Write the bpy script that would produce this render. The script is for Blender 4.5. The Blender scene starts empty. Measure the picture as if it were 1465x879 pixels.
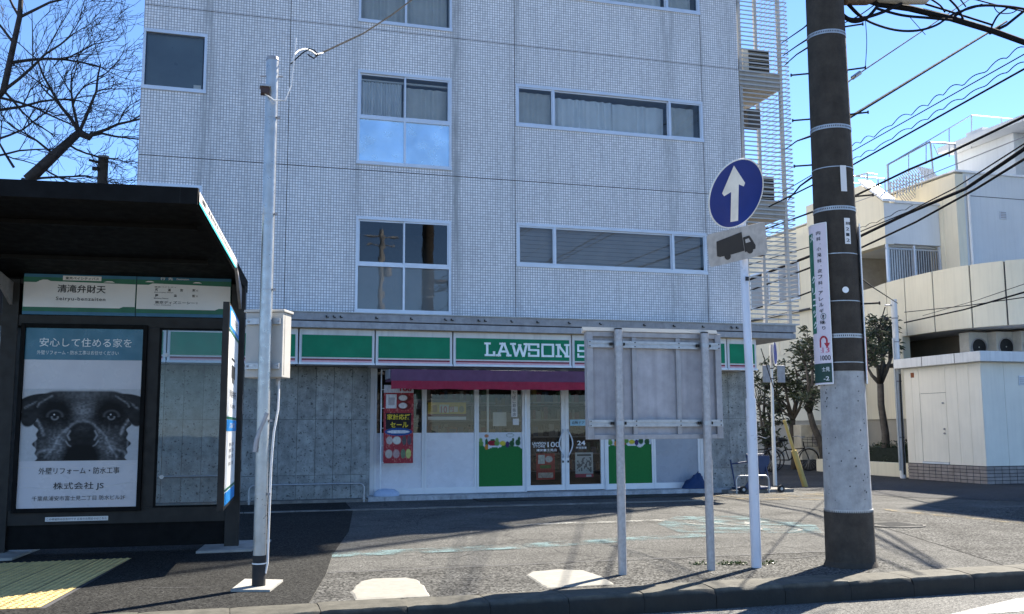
import bpy, math, random
import numpy as np
from mathutils import Vector, Matrix, noise as mn
R = math.radians
random.seed(7)
sc = bpy.context.scene
COL = sc.collection

# ------------------------------------------------------------------ camera
CAM_H = 1.28
FPX, CX, CY = 1393.0, 732.5, 439.5
_p, _r, _y = R(7.12), 0.0049, R(16.4)
_d = Vector((math.sin(_y)*math.cos(_p), math.cos(_y)*math.cos(_p), math.sin(_p)))
_rt = Vector((math.cos(_y), -math.sin(_y), 0)); _up = _rt.cross(_d)
CR = _rt*math.cos(_r) - _up*math.sin(_r); CU = _up*math.cos(_r) + _rt*math.sin(_r)
cd = bpy.data.cameras.new('camera'); cam = bpy.data.objects.new('camera', cd); COL.objects.link(cam)
cam.matrix_world = Matrix(((CR.x, CU.x, -_d.x, 0), (CR.y, CU.y, -_d.y, 0), (CR.z, CU.z, -_d.z, CAM_H), (0, 0, 0, 1)))
cd.sensor_width = 36; cd.lens = FPX/1465*36; cd.clip_start = .05; cd.clip_end = 2000
sc.camera = cam

def _ray(x, y): return _d + CR*((x-CX)/FPX) - CU*((y-CY)/FPX)
def atY(x, y, Y):
    v = _ray(x, y); return Vector((0, 0, CAM_H)) + v*(Y/v.y)
def atZ(x, y, z=0.):
    v = _ray(x, y); return Vector((0, 0, CAM_H)) + v*((z-CAM_H)/v.z)

# ------------------------------------------------------------------ light
SUN_AZ, SUN_EL = R(35.7), R(42.0)          # azimuth measured from +X towards +Y
w = bpy.data.worlds.new('World'); sc.world = w; w.use_nodes = True
nt = w.node_tree; nt.nodes.clear()
sky = nt.nodes.new('ShaderNodeTexSky'); sky.sky_type = 'NISHITA'; sky.sun_disc = False
sky.sun_elevation = SUN_EL; sky.sun_rotation = math.pi/2 - SUN_AZ
sky.air_density = .75; sky.dust_density = 0; sky.ozone_density = 7
bg = nt.nodes.new('ShaderNodeBackground'); bg.inputs[1].default_value = .095
wo = nt.nodes.new('ShaderNodeOutputWorld')
nt.links.new(sky.outputs[0], bg.inputs[0]); nt.links.new(bg.outputs[0], wo.inputs[0])
sd = bpy.data.lights.new('sun', 'SUN'); sd.energy = 5.0; sd.angle = R(.6); sd.color = (1, .92, .80)
sun = bpy.data.objects.new('sun', sd); COL.objects.link(sun)
sv = Vector((math.cos(SUN_AZ)*math.cos(SUN_EL), math.sin(SUN_AZ)*math.cos(SUN_EL), math.sin(SUN_EL)))
sun.rotation_euler = sv.to_track_quat('Z', 'Y').to_euler(); sun.location = sv*60
sc.view_settings.view_transform = 'Standard'; sc.view_settings.look = 'None'
sc.view_settings.exposure = 1.67; sc.view_settings.gamma = 1

# ------------------------------------------------------------------ materials
MATS = {}
def newmat(name):
    m = bpy.data.materials.new(name); m.use_nodes = True
    b = m.node_tree.nodes['Principled BSDF']; return m, m.node_tree, b
def ramp(nt, src, stops):
    r = nt.nodes.new('ShaderNodeValToRGB'); nt.links.new(src, r.inputs[0])
    e = r.color_ramp.elements
    while len(e) < len(stops): e.new(.5)
    for i, (p, c) in enumerate(stops):
        e[i].position = p; e[i].color = (c[0], c[1], c[2], 1) if hasattr(c, '__len__') else (c, c, c, 1)
    return r.outputs[0]
def mathn(nt, op, a, b=None, c=None):
    n = nt.nodes.new('ShaderNodeMath'); n.operation = op
    for i, v in enumerate((a, b, c)):
        if v is None: continue
        if isinstance(v, (int, float)): n.inputs[i].default_value = v
        else: nt.links.new(v, n.inputs[i])
    return n.outputs[0]
def mixc(nt, f, a, b, typ='MIX'):
    n = nt.nodes.new('ShaderNodeMix'); n.data_type = 'RGBA'; n.blend_type = typ
    for k, v in ((0, f), (6, a), (7, b)):
        if isinstance(v, (int, float)): n.inputs[k].default_value = v
        elif isinstance(v, tuple): n.inputs[k].default_value = (*v, 1)
        else: nt.links.new(v, n.inputs[k])
    return n.outputs[2]
def noise(nt, vec, scale, detail=4, rough=.55):
    n = nt.nodes.new('ShaderNodeTexNoise'); n.inputs['Scale'].default_value = scale
    n.inputs['Detail'].default_value = detail; n.inputs['Roughness'].default_value = rough
    nt.links.new(vec, n.inputs['Vector']); return n.outputs[0]
def wpos(nt): return nt.nodes.new('ShaderNodeNewGeometry').outputs['Position']
def scaled(nt, vec, s):
    n = nt.nodes.new('ShaderNodeVectorMath'); n.operation = 'MULTIPLY'; nt.links.new(vec, n.inputs[0]); n.inputs[1].default_value = s
    return n.outputs[0]
def bumpn(nt, b, h, strength, dist=.01):
    n = nt.nodes.new('ShaderNodeBump'); n.inputs['Strength'].default_value = strength; n.inputs['Distance'].default_value = dist
    nt.links.new(h, n.inputs['Height']); nt.links.new(n.outputs[0], b.inputs['Normal'])
def mat(name, col, rough=.6, metal=0., var=.12, scale=6., bump=0., bscale=60., dirt=None, emit=0., streak=0., spec=.5):
    """plain paint / metal / concrete with uneven tone, optional dirt and fine relief"""
    if name in MATS: return MATS[name]
    m, nt, b = newmat(name); p = wpos(nt)
    n1 = noise(nt, p, scale, 5); f = ramp(nt, n1, [(.3, 1-var), (.7, 1+var)])
    c = mixc(nt, 1., col, f, 'MULTIPLY')
    if streak:
        n2 = noise(nt, scaled(nt, p, (14, 14, .8)), 1., 4); c = mixc(nt, ramp(nt, n2, [(.45, 0), (.75, streak)]), c, tuple(x*.35 for x in col))
    if dirt:
        n3 = noise(nt, p, 3.1, 7, .7); c = mixc(nt, ramp(nt, n3, [(.5, 0), (.72, dirt[1])]), c, dirt[0])
    nt.links.new(c, b.inputs['Base Color'])
    b.inputs['Metallic'].default_value = metal; b.inputs['Specular IOR Level'].default_value = spec
    nt.links.new(ramp(nt, noise(nt, p, scale*2.3, 3), [(.3, max(rough-.09, .02)), (.7, min(rough+.09, 1))]), b.inputs['Roughness'])
    if bump: bumpn(nt, b, noise(nt, p, bscale, 4), bump)
    if emit: b.inputs['Emission Color'].default_value = (*col, 1); b.inputs['Emission Strength'].default_value = emit
    MATS[name] = m; return m

def tile_mat():
    m, nt, b = newmat('mosaic_tile'); p = wpos(nt)
    s = nt.nodes.new('ShaderNodeSeparateXYZ'); nt.links.new(p, s.inputs[0])
    def axis(o, off):
        q = mathn(nt, 'DIVIDE', mathn(nt, 'ADD', o, off), .0502)
        return mathn(nt, 'ABSOLUTE', mathn(nt, 'SUBTRACT', mathn(nt, 'FRACT', q), .5)), mathn(nt, 'FLOOR', q)
    h = mathn(nt, 'ADD', s.outputs[0], s.outputs[1])
    ax, fx = axis(h, 100.); az, fz = axis(s.outputs[2], 100.01)
    g = mathn(nt, 'MAXIMUM', ax, az)
    cb = nt.nodes.new('ShaderNodeCombineXYZ'); nt.links.new(fx, cb.inputs[0]); nt.links.new(fz, cb.inputs[1])
    wn = nt.nodes.new('ShaderNodeTexWhiteNoise'); nt.links.new(cb.outputs[0], wn.inputs[0])
    t = ramp(nt, wn.outputs[0], [(0, (.74, .72, .71)), (.5, (.85, .83, .82)), (1, (.91, .89, .88))])
    t = mixc(nt, ramp(nt, noise(nt, p, .55, 5), [(.35, 0), (.7, .22)]), t, (.50, .49, .50))
    # rain streaks under the window corners and a little everywhere
    st = noise(nt, scaled(nt, p, (9, 9, .55)), 1., 5, .6); tot = mathn(nt, 'MULTIPLY', ramp(nt, st, [(.5, 0), (.8, 1)]), .35)
    for x0, wd, k in ((-.48, .16, .8), (.2, .5, .25), (4.14, .13, .9), (8.7, .2, .55), (2.2, .12, .4), (9.45, .12, .5), (5.36, .12, .35), (10.1, .25, .3)):
        dx = mathn(nt, 'DIVIDE', mathn(nt, 'SUBTRACT', s.outputs[0], x0), wd)
        gs = mathn(nt, 'EXPONENT', mathn(nt, 'MULTIPLY', mathn(nt, 'MULTIPLY', dx, dx), -1.))
        tot = mathn(nt, 'ADD', tot, mathn(nt, 'MULTIPLY', mathn(nt, 'MULTIPLY', gs, k), ramp(nt, noise(nt, scaled(nt, p, (16, 16, 1.3)), 1., 5), [(.3, 0), (.7, 1)])))
    tot = mathn(nt, 'MINIMUM', tot, .8)
    t = mixc(nt, tot, t, (.22, .23, .22))
    gr = mixc(nt, noise(nt, p, 2., 3), (.27, .265, .275), (.38, .375, .385))
    c = mixc(nt, ramp(nt, g, [(.365, 0), (.405, 1)]), t, gr)
    nt.links.new(c, b.inputs['Base Color'])
    nt.links.new(ramp(nt, g, [(.37, .32), (.41, .8)]), b.inputs['Roughness'])
    bumpn(nt, b, ramp(nt, g, [(.37, 1), (.42, 0)]), .35, .004)
    return m
def asphalt(name, dark, light, grain=130., patch=(.7, .25), stain=.25, cracks=False):
    m, nt, b = newmat(name); p = wpos(nt)
    v = nt.nodes.new('ShaderNodeTexVoronoi'); v.inputs['Scale'].default_value = grain; nt.links.new(p, v.inputs['Vector'])
    sp = nt.nodes.new('ShaderNodeSeparateColor'); nt.links.new(v.outputs['Color'], sp.inputs[0])
    c = mixc(nt, ramp(nt, sp.outputs[0], [(.15, 0), (.75, .8), (.95, 1)]), dark, light)
    n2 = noise(nt, p, 34., 6, .75); c = mixc(nt, 1., c, ramp(nt, n2, [(.3, .45), (.7, 1.5)]), 'MULTIPLY')
    n3 = noise(nt, p, patch[0], 6, .6); c = mixc(nt, 1., c, ramp(nt, n3, [(.3, 1-patch[1]), (.7, 1+patch[1])]), 'MULTIPLY')
    c = mixc(nt, ramp(nt, noise(nt, scaled(nt, p, (1, 1.7, 1)), 2.1, 7, .7), [(.52, 0), (.75, stain)]), c, tuple(x*.4 for x in dark))
    if cracks:
        vc = nt.nodes.new('ShaderNodeTexVoronoi'); vc.feature = 'DISTANCE_TO_EDGE'; vc.inputs['Scale'].default_value = .55
        wp = nt.nodes.new('ShaderNodeVectorMath'); wp.operation = 'ADD'; nt.links.new(p, wp.inputs[0])
        nn = nt.nodes.new('ShaderNodeTexNoise'); nn.inputs['Scale'].default_value = 3.5; nn.inputs['Detail'].default_value = 6; nt.links.new(p, nn.inputs['Vector'])
        ws = scaled(nt, nn.outputs['Color'], (.5, .5, 0)); nt.links.new(ws, wp.inputs[1]); nt.links.new(wp.outputs[0], vc.inputs['Vector'])
        c = mixc(nt, ramp(nt, vc.outputs['Distance'], [(.0, .85), (.010, 0)]), c, (.03, .03, .03))
    nt.links.new(c, b.inputs['Base Color']); b.inputs['Roughness'].default_value = .92; b.inputs['Specular IOR Level'].default_value = .12
    h = mathn(nt, 'ADD', sp.outputs[0], mathn(nt, 'MULTIPLY', n2, 1.5)); bumpn(nt, b, h, .9, .006)
    return m
def worn_paint(name, col, under, cover=.5, scale=26.):
    m, nt, b = newmat(name); p = wpos(nt)
    n = noise(nt, p, scale, 8, .8); n2 = noise(nt, p, 2.7, 4)
    k = mathn(nt, 'ADD', n, mathn(nt, 'MULTIPLY', mathn(nt, 'SUBTRACT', n2, .5), .9))
    f = ramp(nt, k, [(1-cover-.10, 0), (1-cover+.12, .9)])
    nt.links.new(mixc(nt, 1., (*col,), ramp(nt, noise(nt, p, 60, 3), [(.3, .8), (.7, 1.1)]), 'MULTIPLY'), b.inputs['Base Color'])
    nt.links.new(f, b.inputs['Alpha']); b.inputs['Roughness'].default_value = .9; b.inputs['Specular IOR Level'].default_value = .12
    return m
def conc_mat(name, col, pits=True, dirt=.35, v=1., shade_grime=False):
    m, nt, b = newmat(name); p = wpos(nt)
    oi = nt.nodes.new('ShaderNodeObjectInfo')
    c = mixc(nt, ramp(nt, oi.outputs['Random'], [(0, 0), (1, 1)]), tuple(x*.88 for x in col), tuple(x*1.08 for x in col))
    c = mixc(nt, 1., c, ramp(nt, noise(nt, p, 7., 7, .7), [(.3, 1-.38*v), (.7, 1+.3*v)]), 'MULTIPLY')
    c = mixc(nt, ramp(nt, noise(nt, scaled(nt, p, (5, 5, .9)), 1.3, 6, .7), [(.48, 0), (.8, dirt)]), c, tuple(x*.25 for x in col))
    if shade_grime:
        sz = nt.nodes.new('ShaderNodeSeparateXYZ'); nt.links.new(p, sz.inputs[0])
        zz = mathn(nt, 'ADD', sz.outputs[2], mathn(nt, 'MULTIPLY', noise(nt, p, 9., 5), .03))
        c = mixc(nt, ramp(nt, mathn(nt, 'ADD', mathn(nt, 'MULTIPLY', zz, 8.), .5), [(.40, .85), (.60, 0)]), c, (.02, .02, .019))  # front face's shade and road grime painted in, darker towards the bottom
    if pits:
        v = nt.nodes.new('ShaderNodeTexVoronoi'); v.inputs['Scale'].default_value = 11.; v.inputs['Randomness'].default_value = 1
        wp = nt.nodes.new('ShaderNodeVectorMath'); wp.operation = 'ADD'; nt.links.new(p, wp.inputs[0])
        nn = nt.nodes.new('ShaderNodeTexNoise'); nn.inputs['Scale'].default_value = 22.; nt.links.new(p, nn.inputs['Vector'])
        nt.links.new(scaled(nt, nn.outputs['Color'], (.07, .07, .07)), wp.inputs[1]); nt.links.new(wp.outputs[0], v.inputs['Vector'])
        sp = nt.nodes.new('ShaderNodeSeparateColor'); nt.links.new(v.outputs['Color'], sp.inputs[0])
        pit = mathn(nt, 'MULTIPLY', ramp(nt, v.outputs['Distance'], [(.12, 1), (.26, 0)]), ramp(nt, sp.outputs[0], [(.5, 0), (.55, 1)]))
        v2 = nt.nodes.new('ShaderNodeTexVoronoi'); v2.inputs['Scale'].default_value = 27.; nt.links.new(wp.outputs[0], v2.inputs['Vector'])
        s2 = nt.nodes.new('ShaderNodeSeparateColor'); nt.links.new(v2.outputs['Color'], s2.inputs[0])
        pit = mathn(nt, 'MAXIMUM', pit, mathn(nt, 'MULTIPLY', ramp(nt, v2.outputs['Distance'], [(.2, 1), (.36, 0)]), ramp(nt, mathn(nt, 'ADD', s2.outputs[0], mathn(nt, 'MULTIPLY', noise(nt, p, 2.5, 3), .5)), [(.92, 0), (.98, 1)])))
        c = mixc(nt, mathn(nt, 'MULTIPLY', pit, .8), c, (.045, .045, .045))
    nt.links.new(c, b.inputs['Base Color']); b.inputs['Roughness'].default_value = .85; b.inputs['Specular IOR Level'].default_value = .25
    bumpn(nt, b, noise(nt, p, 45., 6, .7), .5)
    return m
def glass_mat(name, tint=(.75, .8, .8), refl=1., rough=.02, dirt=.0):
    m, nt, b = newmat(name); nt.nodes.remove(b)
    tr = nt.nodes.new('ShaderNodeBsdfTransparent'); tr.inputs[0].default_value = (*tint, 1)
    gl = nt.nodes.new('ShaderNodeBsdfGlossy'); gl.inputs['Roughness'].default_value = rough
    fr = nt.nodes.new('ShaderNodeFresnel'); fr.inputs[0].default_value = 1.5
    bn = nt.nodes.new('ShaderNodeBump'); bn.inputs['Strength'].default_value = .035; bn.inputs['Distance'].default_value = .02; nt.links.new(noise(nt, wpos(nt), 2.2, 2), bn.inputs['Height']); nt.links.new(bn.outputs[0], gl.inputs['Normal'])
    mx = nt.nodes.new('ShaderNodeMixShader'); nt.links.new(mathn(nt, 'MINIMUM', mathn(nt, 'MULTIPLY', fr.outputs[0], refl), 1.), mx.inputs[0])
    nt.links.new(tr.outputs[0], mx.inputs[1]); nt.links.new(gl.outputs[0], mx.inputs[2])
    out = mx
    if dirt:
        df = nt.nodes.new('ShaderNodeBsdfDiffuse'); df.inputs[0].default_value = (.5, .52, .52, 1)
        m2 = nt.nodes.new('ShaderNodeMixShader'); nt.links.new(ramp(nt, noise(nt, wpos(nt), 5, 5), [(.3, 0), (.8, dirt)]), m2.inputs[0])
        nt.links.new(mx.outputs[0], m2.inputs[1]); nt.links.new(df.outputs[0], m2.inputs[2]); out = m2
    nt.links.new(out.outputs[0], nt.nodes['Material Output'].inputs[0]); return m
def paint_attr(name, rough=.45):
    m, nt, b = newmat(name); a = nt.nodes.new('ShaderNodeVertexColor'); a.layer_name = 'print'
    c = mixc(nt, 1., a.outputs[0], ramp(nt, noise(nt, wpos(nt), 30, 4), [(.3, .93), (.7, 1.05)]), 'MULTIPLY')
    nt.links.new(c, b.inputs['Base Color']); b.inputs['Roughness'].default_value = rough; b.inputs['Specular IOR Level'].default_value = .15; return m
def leafmat(name, a, b_):
    m, nt, b = newmat(name); oi = nt.nodes.new('ShaderNodeNewGeometry')
    c = mixc(nt, oi.outputs['Random Per Island'], a, b_); nt.links.new(c, b.inputs['Base Color']); b.inputs['Roughness'].default_value = .45
    b.inputs['Transmission Weight'].default_value = 0; return m

M = dict(
    tile=tile_mat(),
    asph_new=asphalt('fresh_asphalt', (.006, .006, .006), (.052, .052, .049), 90, (.8, .18), .2),
    asph_old=asphalt('weathered_asphalt', (.054, .0535, .050), (.170, .168, .156), 100, (.9, .28), .45, True),
    asph_coarse=asphalt('coarse_asphalt', (.018, .018, .017), (.158, .156, .145), 62, (1.2, .3), .5),
    road=asphalt('road_asphalt', (.10, .10, .094), (.26, .255, .235), 110, (.5, .2), .2),
    side=asphalt('side_street_asphalt', (.03, .03, .031), (.11, .11, .11), 110, (.5, .2), .2),
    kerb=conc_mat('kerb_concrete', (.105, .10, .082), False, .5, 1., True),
    edge=conc_mat('edging_concrete', (.22, .21, .19), False, .4),
    step=conc_mat('step_tile_concrete', (.45, .46, .47), False, .3),
    wallc=conc_mat('pitted_concrete', (.31, .32, .305), True, .5),
    pad=conc_mat('footing_concrete', (.34, .33, .30), False, .2, .6),
    alu=mat('anodised_aluminium', (.60, .63, .68), .38, .35, .05, 4),
    galv=mat('galvanised_steel', (.40, .41, .42), .45, .65, .12, 20),
    galv_d=mat('dull_galvanised_steel', (.36, .35, .355), .55, .3, .12, 12, streak=.35),
    boardback=mat('weathered_board_back', (.40, .385, .40), .6, .15, .14, 9, streak=.35),
    white=mat('white_painted_metal', (.80, .80, .79), .4, 0, .04, 3),
    whited=mat('aged_white_paint', (.70, .70, .69), .5, 0, .06, 3, streak=.25),
    sgreen=mat('green_sign_face', (.002, .20, .095), .45, 0, .12, 3, spec=.2),
    sred=mat('dark_red_stripe', (.22, .012, .03), .35),
    spink=mat('faded_pink_stripe', (.72, .38, .42), .4),
    letter=mat('white_sign_letters', (.80, .88, .86), .35),
    maroon=mat('maroon_awning_cloth', (.30, .014, .04), .8, 0, .12, 6, .2),
    purple=mat('purple_awning_cloth', (.12, .05, .10), .8, 0, .12, 6, .2),
    slab=conc_mat('canopy_concrete', (.36, .36, .365), False, .35, .6),
    flash=mat('canopy_flashing', (.42, .42, .40), .5, .3, .15, 8, dirt=((.12, .10, .07), .5)),
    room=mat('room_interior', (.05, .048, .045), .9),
    black=mat('black_shelter_metal', (.005, .005, .005), .7, 0, .2, 5, spec=.15),
    darksteel=mat('dark_brown_steel', (.016, .014, .012), .55, 0, .2, 5, spec=.35),
    dark=mat('black_rubber', (.012, .012, .013), .7),
    curtain=mat('grey_curtain', (.62, .62, .60), .9, 0, .08, 4),
    curtain2=mat('pale_curtain', (.82, .84, .86), .9, 0, .05, 4),
    shutter=mat('brown_blind', (.34, .30, .28), .7, 0, .08, 3),
    film=mat('frosted_window_film', (.26, .26, .26), .5, 0, .08, 2),
    cream=mat('cream_render', (.78, .71, .54), .85, 0, .06, .8, .15, 30, streak=.12),
    grey=mat('grey_render', (.66, .67, .66), .85, 0, .06, .8, .15, 30, streak=.1),
    shed=mat('cream_shed_panel', (.80, .75, .64), .6, 0, .05, 1.5, streak=.10),
    brick=conc_mat('grey_brick', (.33, .285, .26), False, .3, .5),
    joint=mat('dark_joint', (.06, .06, .065), .9),
    slat=mat('white_louvre_paint', (.42, .42, .41), .45, 0, .06, 3),
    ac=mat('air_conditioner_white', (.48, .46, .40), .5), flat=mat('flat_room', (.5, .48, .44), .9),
    yellow=mat('yellow_tactile', (.60, .44, .17), .75, 0, .12, 8, .4, 60, dirt=((.2, .15, .08), .4)),
    yplastic=mat('yellow_guard_plastic', (.50, .36, .11), .6),
    blue=mat('sign_blue', (.004, .028, .20), .4, 0, .1, 4, spec=.3),
    arrow=mat('sign_white', (.72, .72, .68), .35),
    cableb=mat('black_cable', (.012, .012, .014), .95, spec=.08),
    poleD=conc_mat('pole_dark_coating', (.062, .052, .042), False, .45, .9),
    poleL=conc_mat('pole_pale_concrete', (.36, .36, .355), False, .4, .7),
    bluecloth=mat('blue_cloth', (.008, .035, .11), .8),
    cartblue=mat('cart_blue', (.025, .04, .095), .5, .2),
    bark=conc_mat('tree_bark', (.055, .045, .04), False, .4),
    bark2=conc_mat('grey_bark', (.12, .105, .09), False, .4),
    leafd=leafmat('dark_leaves', (.02, .03, .014), (.085, .105, .05)),
    hedge=leafmat('hedge_leaves', (.012, .028, .012), (.03, .06, .02)),
    weed=leafmat('weed_leaves', (.05, .09, .02), (.14, .17, .05)),
    glass=glass_mat('window_glass', (.84, .88, .89), 1.9, .015),
    sglass=glass_mat('shop_glass', (.72, .76, .75), 1.0, .01, .012),
    shglass=glass_mat('shelter_glass', (.66, .72, .71), .8, .02, .12),
    mirror=mat('reflective_blue_film', (.55, .70, .80), .22, .7, .16, 2),
    tube=mat('lit_ceiling_tube', (1, .96, .88), .5, emit=2.),
    prt=paint_attr('printed_sheet'),
    prtg=paint_attr('printed_gloss_sheet', .55),
    lidm=mat('worn_iron_lid', (.085, .083, .076), .8, 0, .2, 20, .4, 40, dirt=((.03, .03, .03), .6), spec=.2),
    ink=mat('black_ink', (.012, .012, .014), .5),
    inkw=mat('white_ink', (.78, .79, .78), .5),
    inkg=mat('green_ink', (.01, .13, .07), .5),
    inkb=mat('teal_blue_ink', (.012, .12, .22), .4),
    inkr=mat('red_ink', (.42, .012, .03), .5),
    inky=mat('yellow_ink', (.75, .55, .02), .5),
    inkp=mat('pink_ink', (.55, .12, .2), .5),
    sheetw=mat('white_sheet', (.70, .68, .66), .45, 0, .05, 3),
    sheetpink=mat('pale_pink_sheet', (.70, .62, .67), .45, 0, .05, 3),
    bluebright=mat('bright_blue_print', (.02, .28, .72), .4),
    teal=mat('teal_print', (.05, .50, .55), .4),
    cyanp=worn_paint('worn_cyan_paint', (.17, .25, .255), None, .46, 60),
    whitep=worn_paint('worn_white_paint', (.36, .36, .33), None, .47),
    patch=mat('cream_cement_patch', (.25, .24, .205), .8, 0, .10, 14, .3, 40, dirt=((.35, .33, .28), .4)),
    roadw=worn_paint('road_line_paint', (.78, .78, .74), None, .66, 30),
    creamp=worn_paint('pale_edge_stain', (.24, .20, .13), None, .44, 12),
)

# ------------------------------------------------------------------ building blocks
ORG = {}
class MB:
    def __init__(s): s.v = []; s.f = []
    def box(s, x0, x1, y0, y1, z0, z1, mt=None):
        i = len(s.v); P = [(x, y, z) for x in (x0, x1) for y in (y0, y1) for z in (z0, z1)]
        s.v += [tuple(mt @ Vector(p)) for p in P] if mt else P
        s.f += [tuple(i+k for k in q) for q in ((0, 1, 3, 2), (4, 6, 7, 5), (0, 4, 5, 1), (2, 3, 7, 6), (0, 2, 6, 4), (1, 5, 7, 3))]
        return s
    def poly(s, pts, thick=None):
        """flat polygon; thick = offset vector makes a prism"""
        i = len(s.v); n = len(pts); s.v += [tuple(p) for p in pts]; s.f.append(tuple(range(i, i+n)))
        if thick is not None:
            t = Vector(thick); s.v += [tuple(Vector(p)+t) for p in pts]; s.f.append(tuple(range(i+2*n-1, i+n-1, -1)))
            for k in range(n):
                j = (k+1) % n; s.f.append((i+k, i+n+k, i+n+j, i+j))
        return s
    def tube(s, pts, r, seg=8, cap=True):
        pts = [Vector(p) for p in pts]; n = len(pts); rr = r if hasattr(r, '__len__') else [r]*n
        t0 = (pts[1]-pts[0]).normalized(); u = t0.orthogonal().normalized(); i0 = len(s.v)
        for k in range(n):
            t = (pts[min(k+1, n-1)]-pts[max(k-1, 0)]).normalized()
            u = (u-t*u.dot(t)); u = u.normalized() if u.length > 1e-6 else t.orthogonal().normalized(); q = t.cross(u)
            for a in range(seg):
                c = 2*math.pi*a/seg; s.v.append(tuple(pts[k]+(u*math.cos(c)+q*math.sin(c))*rr[k]))
        for k in range(n-1):
            for a in range(seg):
                b = (a+1) % seg; s.f.append((i0+k*seg+a, i0+k*seg+b, i0+(k+1)*seg+b, i0+(k+1)*seg+a))
        if cap:
            s.f.append(tuple(i0+a for a in reversed(range(seg)))); s.f.append(tuple(i0+(n-1)*seg+a for a in range(seg)))
        return s
    def disc(s, c, nrm, r0, r1, th, seg=40):
        """ring/disc of thickness th along nrm"""
        nrm = Vector(nrm).normalized(); u = nrm.orthogonal().normalized(); q = nrm.cross(u); c = Vector(c)
        for side in (0, 1):
            pass
        i = len(s.v)
        for (r, h) in ((r0, 0), (r1, 0), (r1, th), (r0, th)):
            for a in range(seg):
                t = 2*math.pi*a/seg; s.v.append(tuple(c+(u*math.cos(t)+q*math.sin(t))*max(r, 1e-4)+nrm*h))
        for k in range(4):
            for a in range(seg):
                b = (a+1) % seg; j = (k+1) % 4; s.f.append((i+k*seg+a, i+k*seg+b, i+j*seg+b, i+j*seg+a))
        return s
def setp(o, label=None, cat=None, group=None, kind=None):
    if label: o['label'] = label
    if cat: o['category'] = cat
    if group: o['group'] = group
    if kind: o['kind'] = kind
    return o
def root(name, loc, label, cat, group=None):
    o = bpy.data.objects.new(name, None); COL.objects.link(o); o.location = loc; ORG[o.name] = Vector(loc)
    o.empty_display_size = .2; return setp(o, label, cat, group)
def org(o):
    while o is not None and o.name not in ORG: o = o.parent
    return ORG[o.name] if o is not None else Vector((0, 0, 0))
def build(name, mb, m, parent=None, smooth=False, bevel=0, label=None, cat=None, group=None, kind=None, mesh=None):
    if mesh is None:
        off = org(parent); mesh = bpy.data.meshes.new(name)
        mesh.from_pydata([(x-off.x, y-off.y, z-off.z) for x, y, z in mb.v], [], mb.f)
        ms = m if isinstance(m, list) else [m]
        for q in ms: mesh.materials.append(q)
        if getattr(mb, 'mi', None): mesh.polygons.foreach_set('material_index', mb.mi)
        if smooth: mesh.polygons.foreach_set('use_smooth', [True]*len(mesh.polygons)); 
        if smooth and smooth != 'all': mesh.set_sharp_from_angle(angle=R(40))
    o = bpy.data.objects.new(name, mesh); COL.objects.link(o)
    if parent is not None: o.parent = parent
    if bevel:
        b = o.modifiers.new('bevel', 'BEVEL'); b.width = bevel; b.segments = 2; b.limit_method = 'ANGLE'
    return setp(o, label, cat, group, kind)
def bx(name, x0, x1, y0, y1, z0, z1, m, parent=None, **k): return build(name, MB().box(x0, x1, y0, y1, z0, z1), m, parent, **k)
def tb(name, pts, r, m, parent=None, seg=10, **k): return build(name, MB().tube(pts, r, seg), m, parent, smooth=True, **k)
def clone(o, loc, rotz=None, parent=None, **k):
    c = o.copy(); COL.objects.link(c); c.parent = parent; c.location = loc
    if rotz is not None: c.rotation_euler = (0, 0, rotz)
    setp(c, **k)
    for ch in list(o.children):
        d = clone(ch, ch.location, None, c)
    return c

_T = {}
def text_geo(s, bold=0., space=1.):
    key = (s, bold, space)
    if key in _T: return _T[key]
    c = bpy.data.curves.new('t', 'FONT'); c.body = s; c.resolution_u = 3; c.offset = bold; c.space_character = space
    c.align_x = 'LEFT'
    o = bpy.data.objects.new('t', c); COL.objects.link(o)
    me = bpy.data.meshes.new_from_object(o.evaluated_get(bpy.context.evaluated_depsgraph_get()))
    v = np.array([q.co[:2] for q in me.vertices]); f = [tuple(p.vertices) for p in me.polygons]
    bpy.data.objects.remove(o); bpy.data.curves.remove(c); bpy.data.meshes.remove(me)
    if len(v): v = v - v.min(0)
    _T[key] = (v, f); return v, f
def text(mb, s, o, ux, uz, w, h, bold=0., space=1., fn=None):
    """text filling a box w x h whose lower left corner is o, along unit vectors ux, uz"""
    v, f = text_geo(s, bold, space)
    if not len(v): return mb
    sz = v.max(0); i = len(mb.v); o = Vector(o); ux = Vector(ux); uz = Vector(uz)
    for a, b in v:
        p = (a/sz[0]*w, b/sz[1]*h)
        mb.v.append(tuple(fn(*p)) if fn else tuple(o+ux*p[0]+uz*p[1]))
    mb.f += [tuple(i+k for k in q) for q in f]; return mb

def sheet(name, o, ux, uz, w, h, nx, ny, fn, m, parent, **k):
    """flat print: a grid whose colours come from fn(U, V) (arrays 0..1)"""
    o = Vector(o)-org(parent); ux = Vector(ux); uz = Vector(uz)
    U, V = np.meshgrid((np.arange(nx)+.5)/nx, (np.arange(ny)+.5)/ny)
    col = np.clip(fn(U, V), 0, 1)
    vs = [tuple(o+ux*(w*i/nx)+uz*(h*j/ny)) for j in range(ny+1) for i in range(nx+1)]
    fs = [(j*(nx+1)+i, j*(nx+1)+i+1, (j+1)*(nx+1)+i+1, (j+1)*(nx+1)+i) for j in range(ny) for i in range(nx)]
    me = bpy.data.meshes.new(name); me.from_pydata(vs, [], fs); me.materials.append(m)
    ca = me.color_attributes.new('print', 'FLOAT_COLOR', 'CORNER')
    c4 = np.ones((ny*nx, 4, 4), dtype=np.float32); c4[:, :, :3] = col.reshape(-1, 1, 3)
    ca.data.foreach_set('color', c4.ravel())
    ob = bpy.data.objects.new(name, me); COL.objects.link(ob); ob.parent = parent; return setp(ob, **k)
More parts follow.
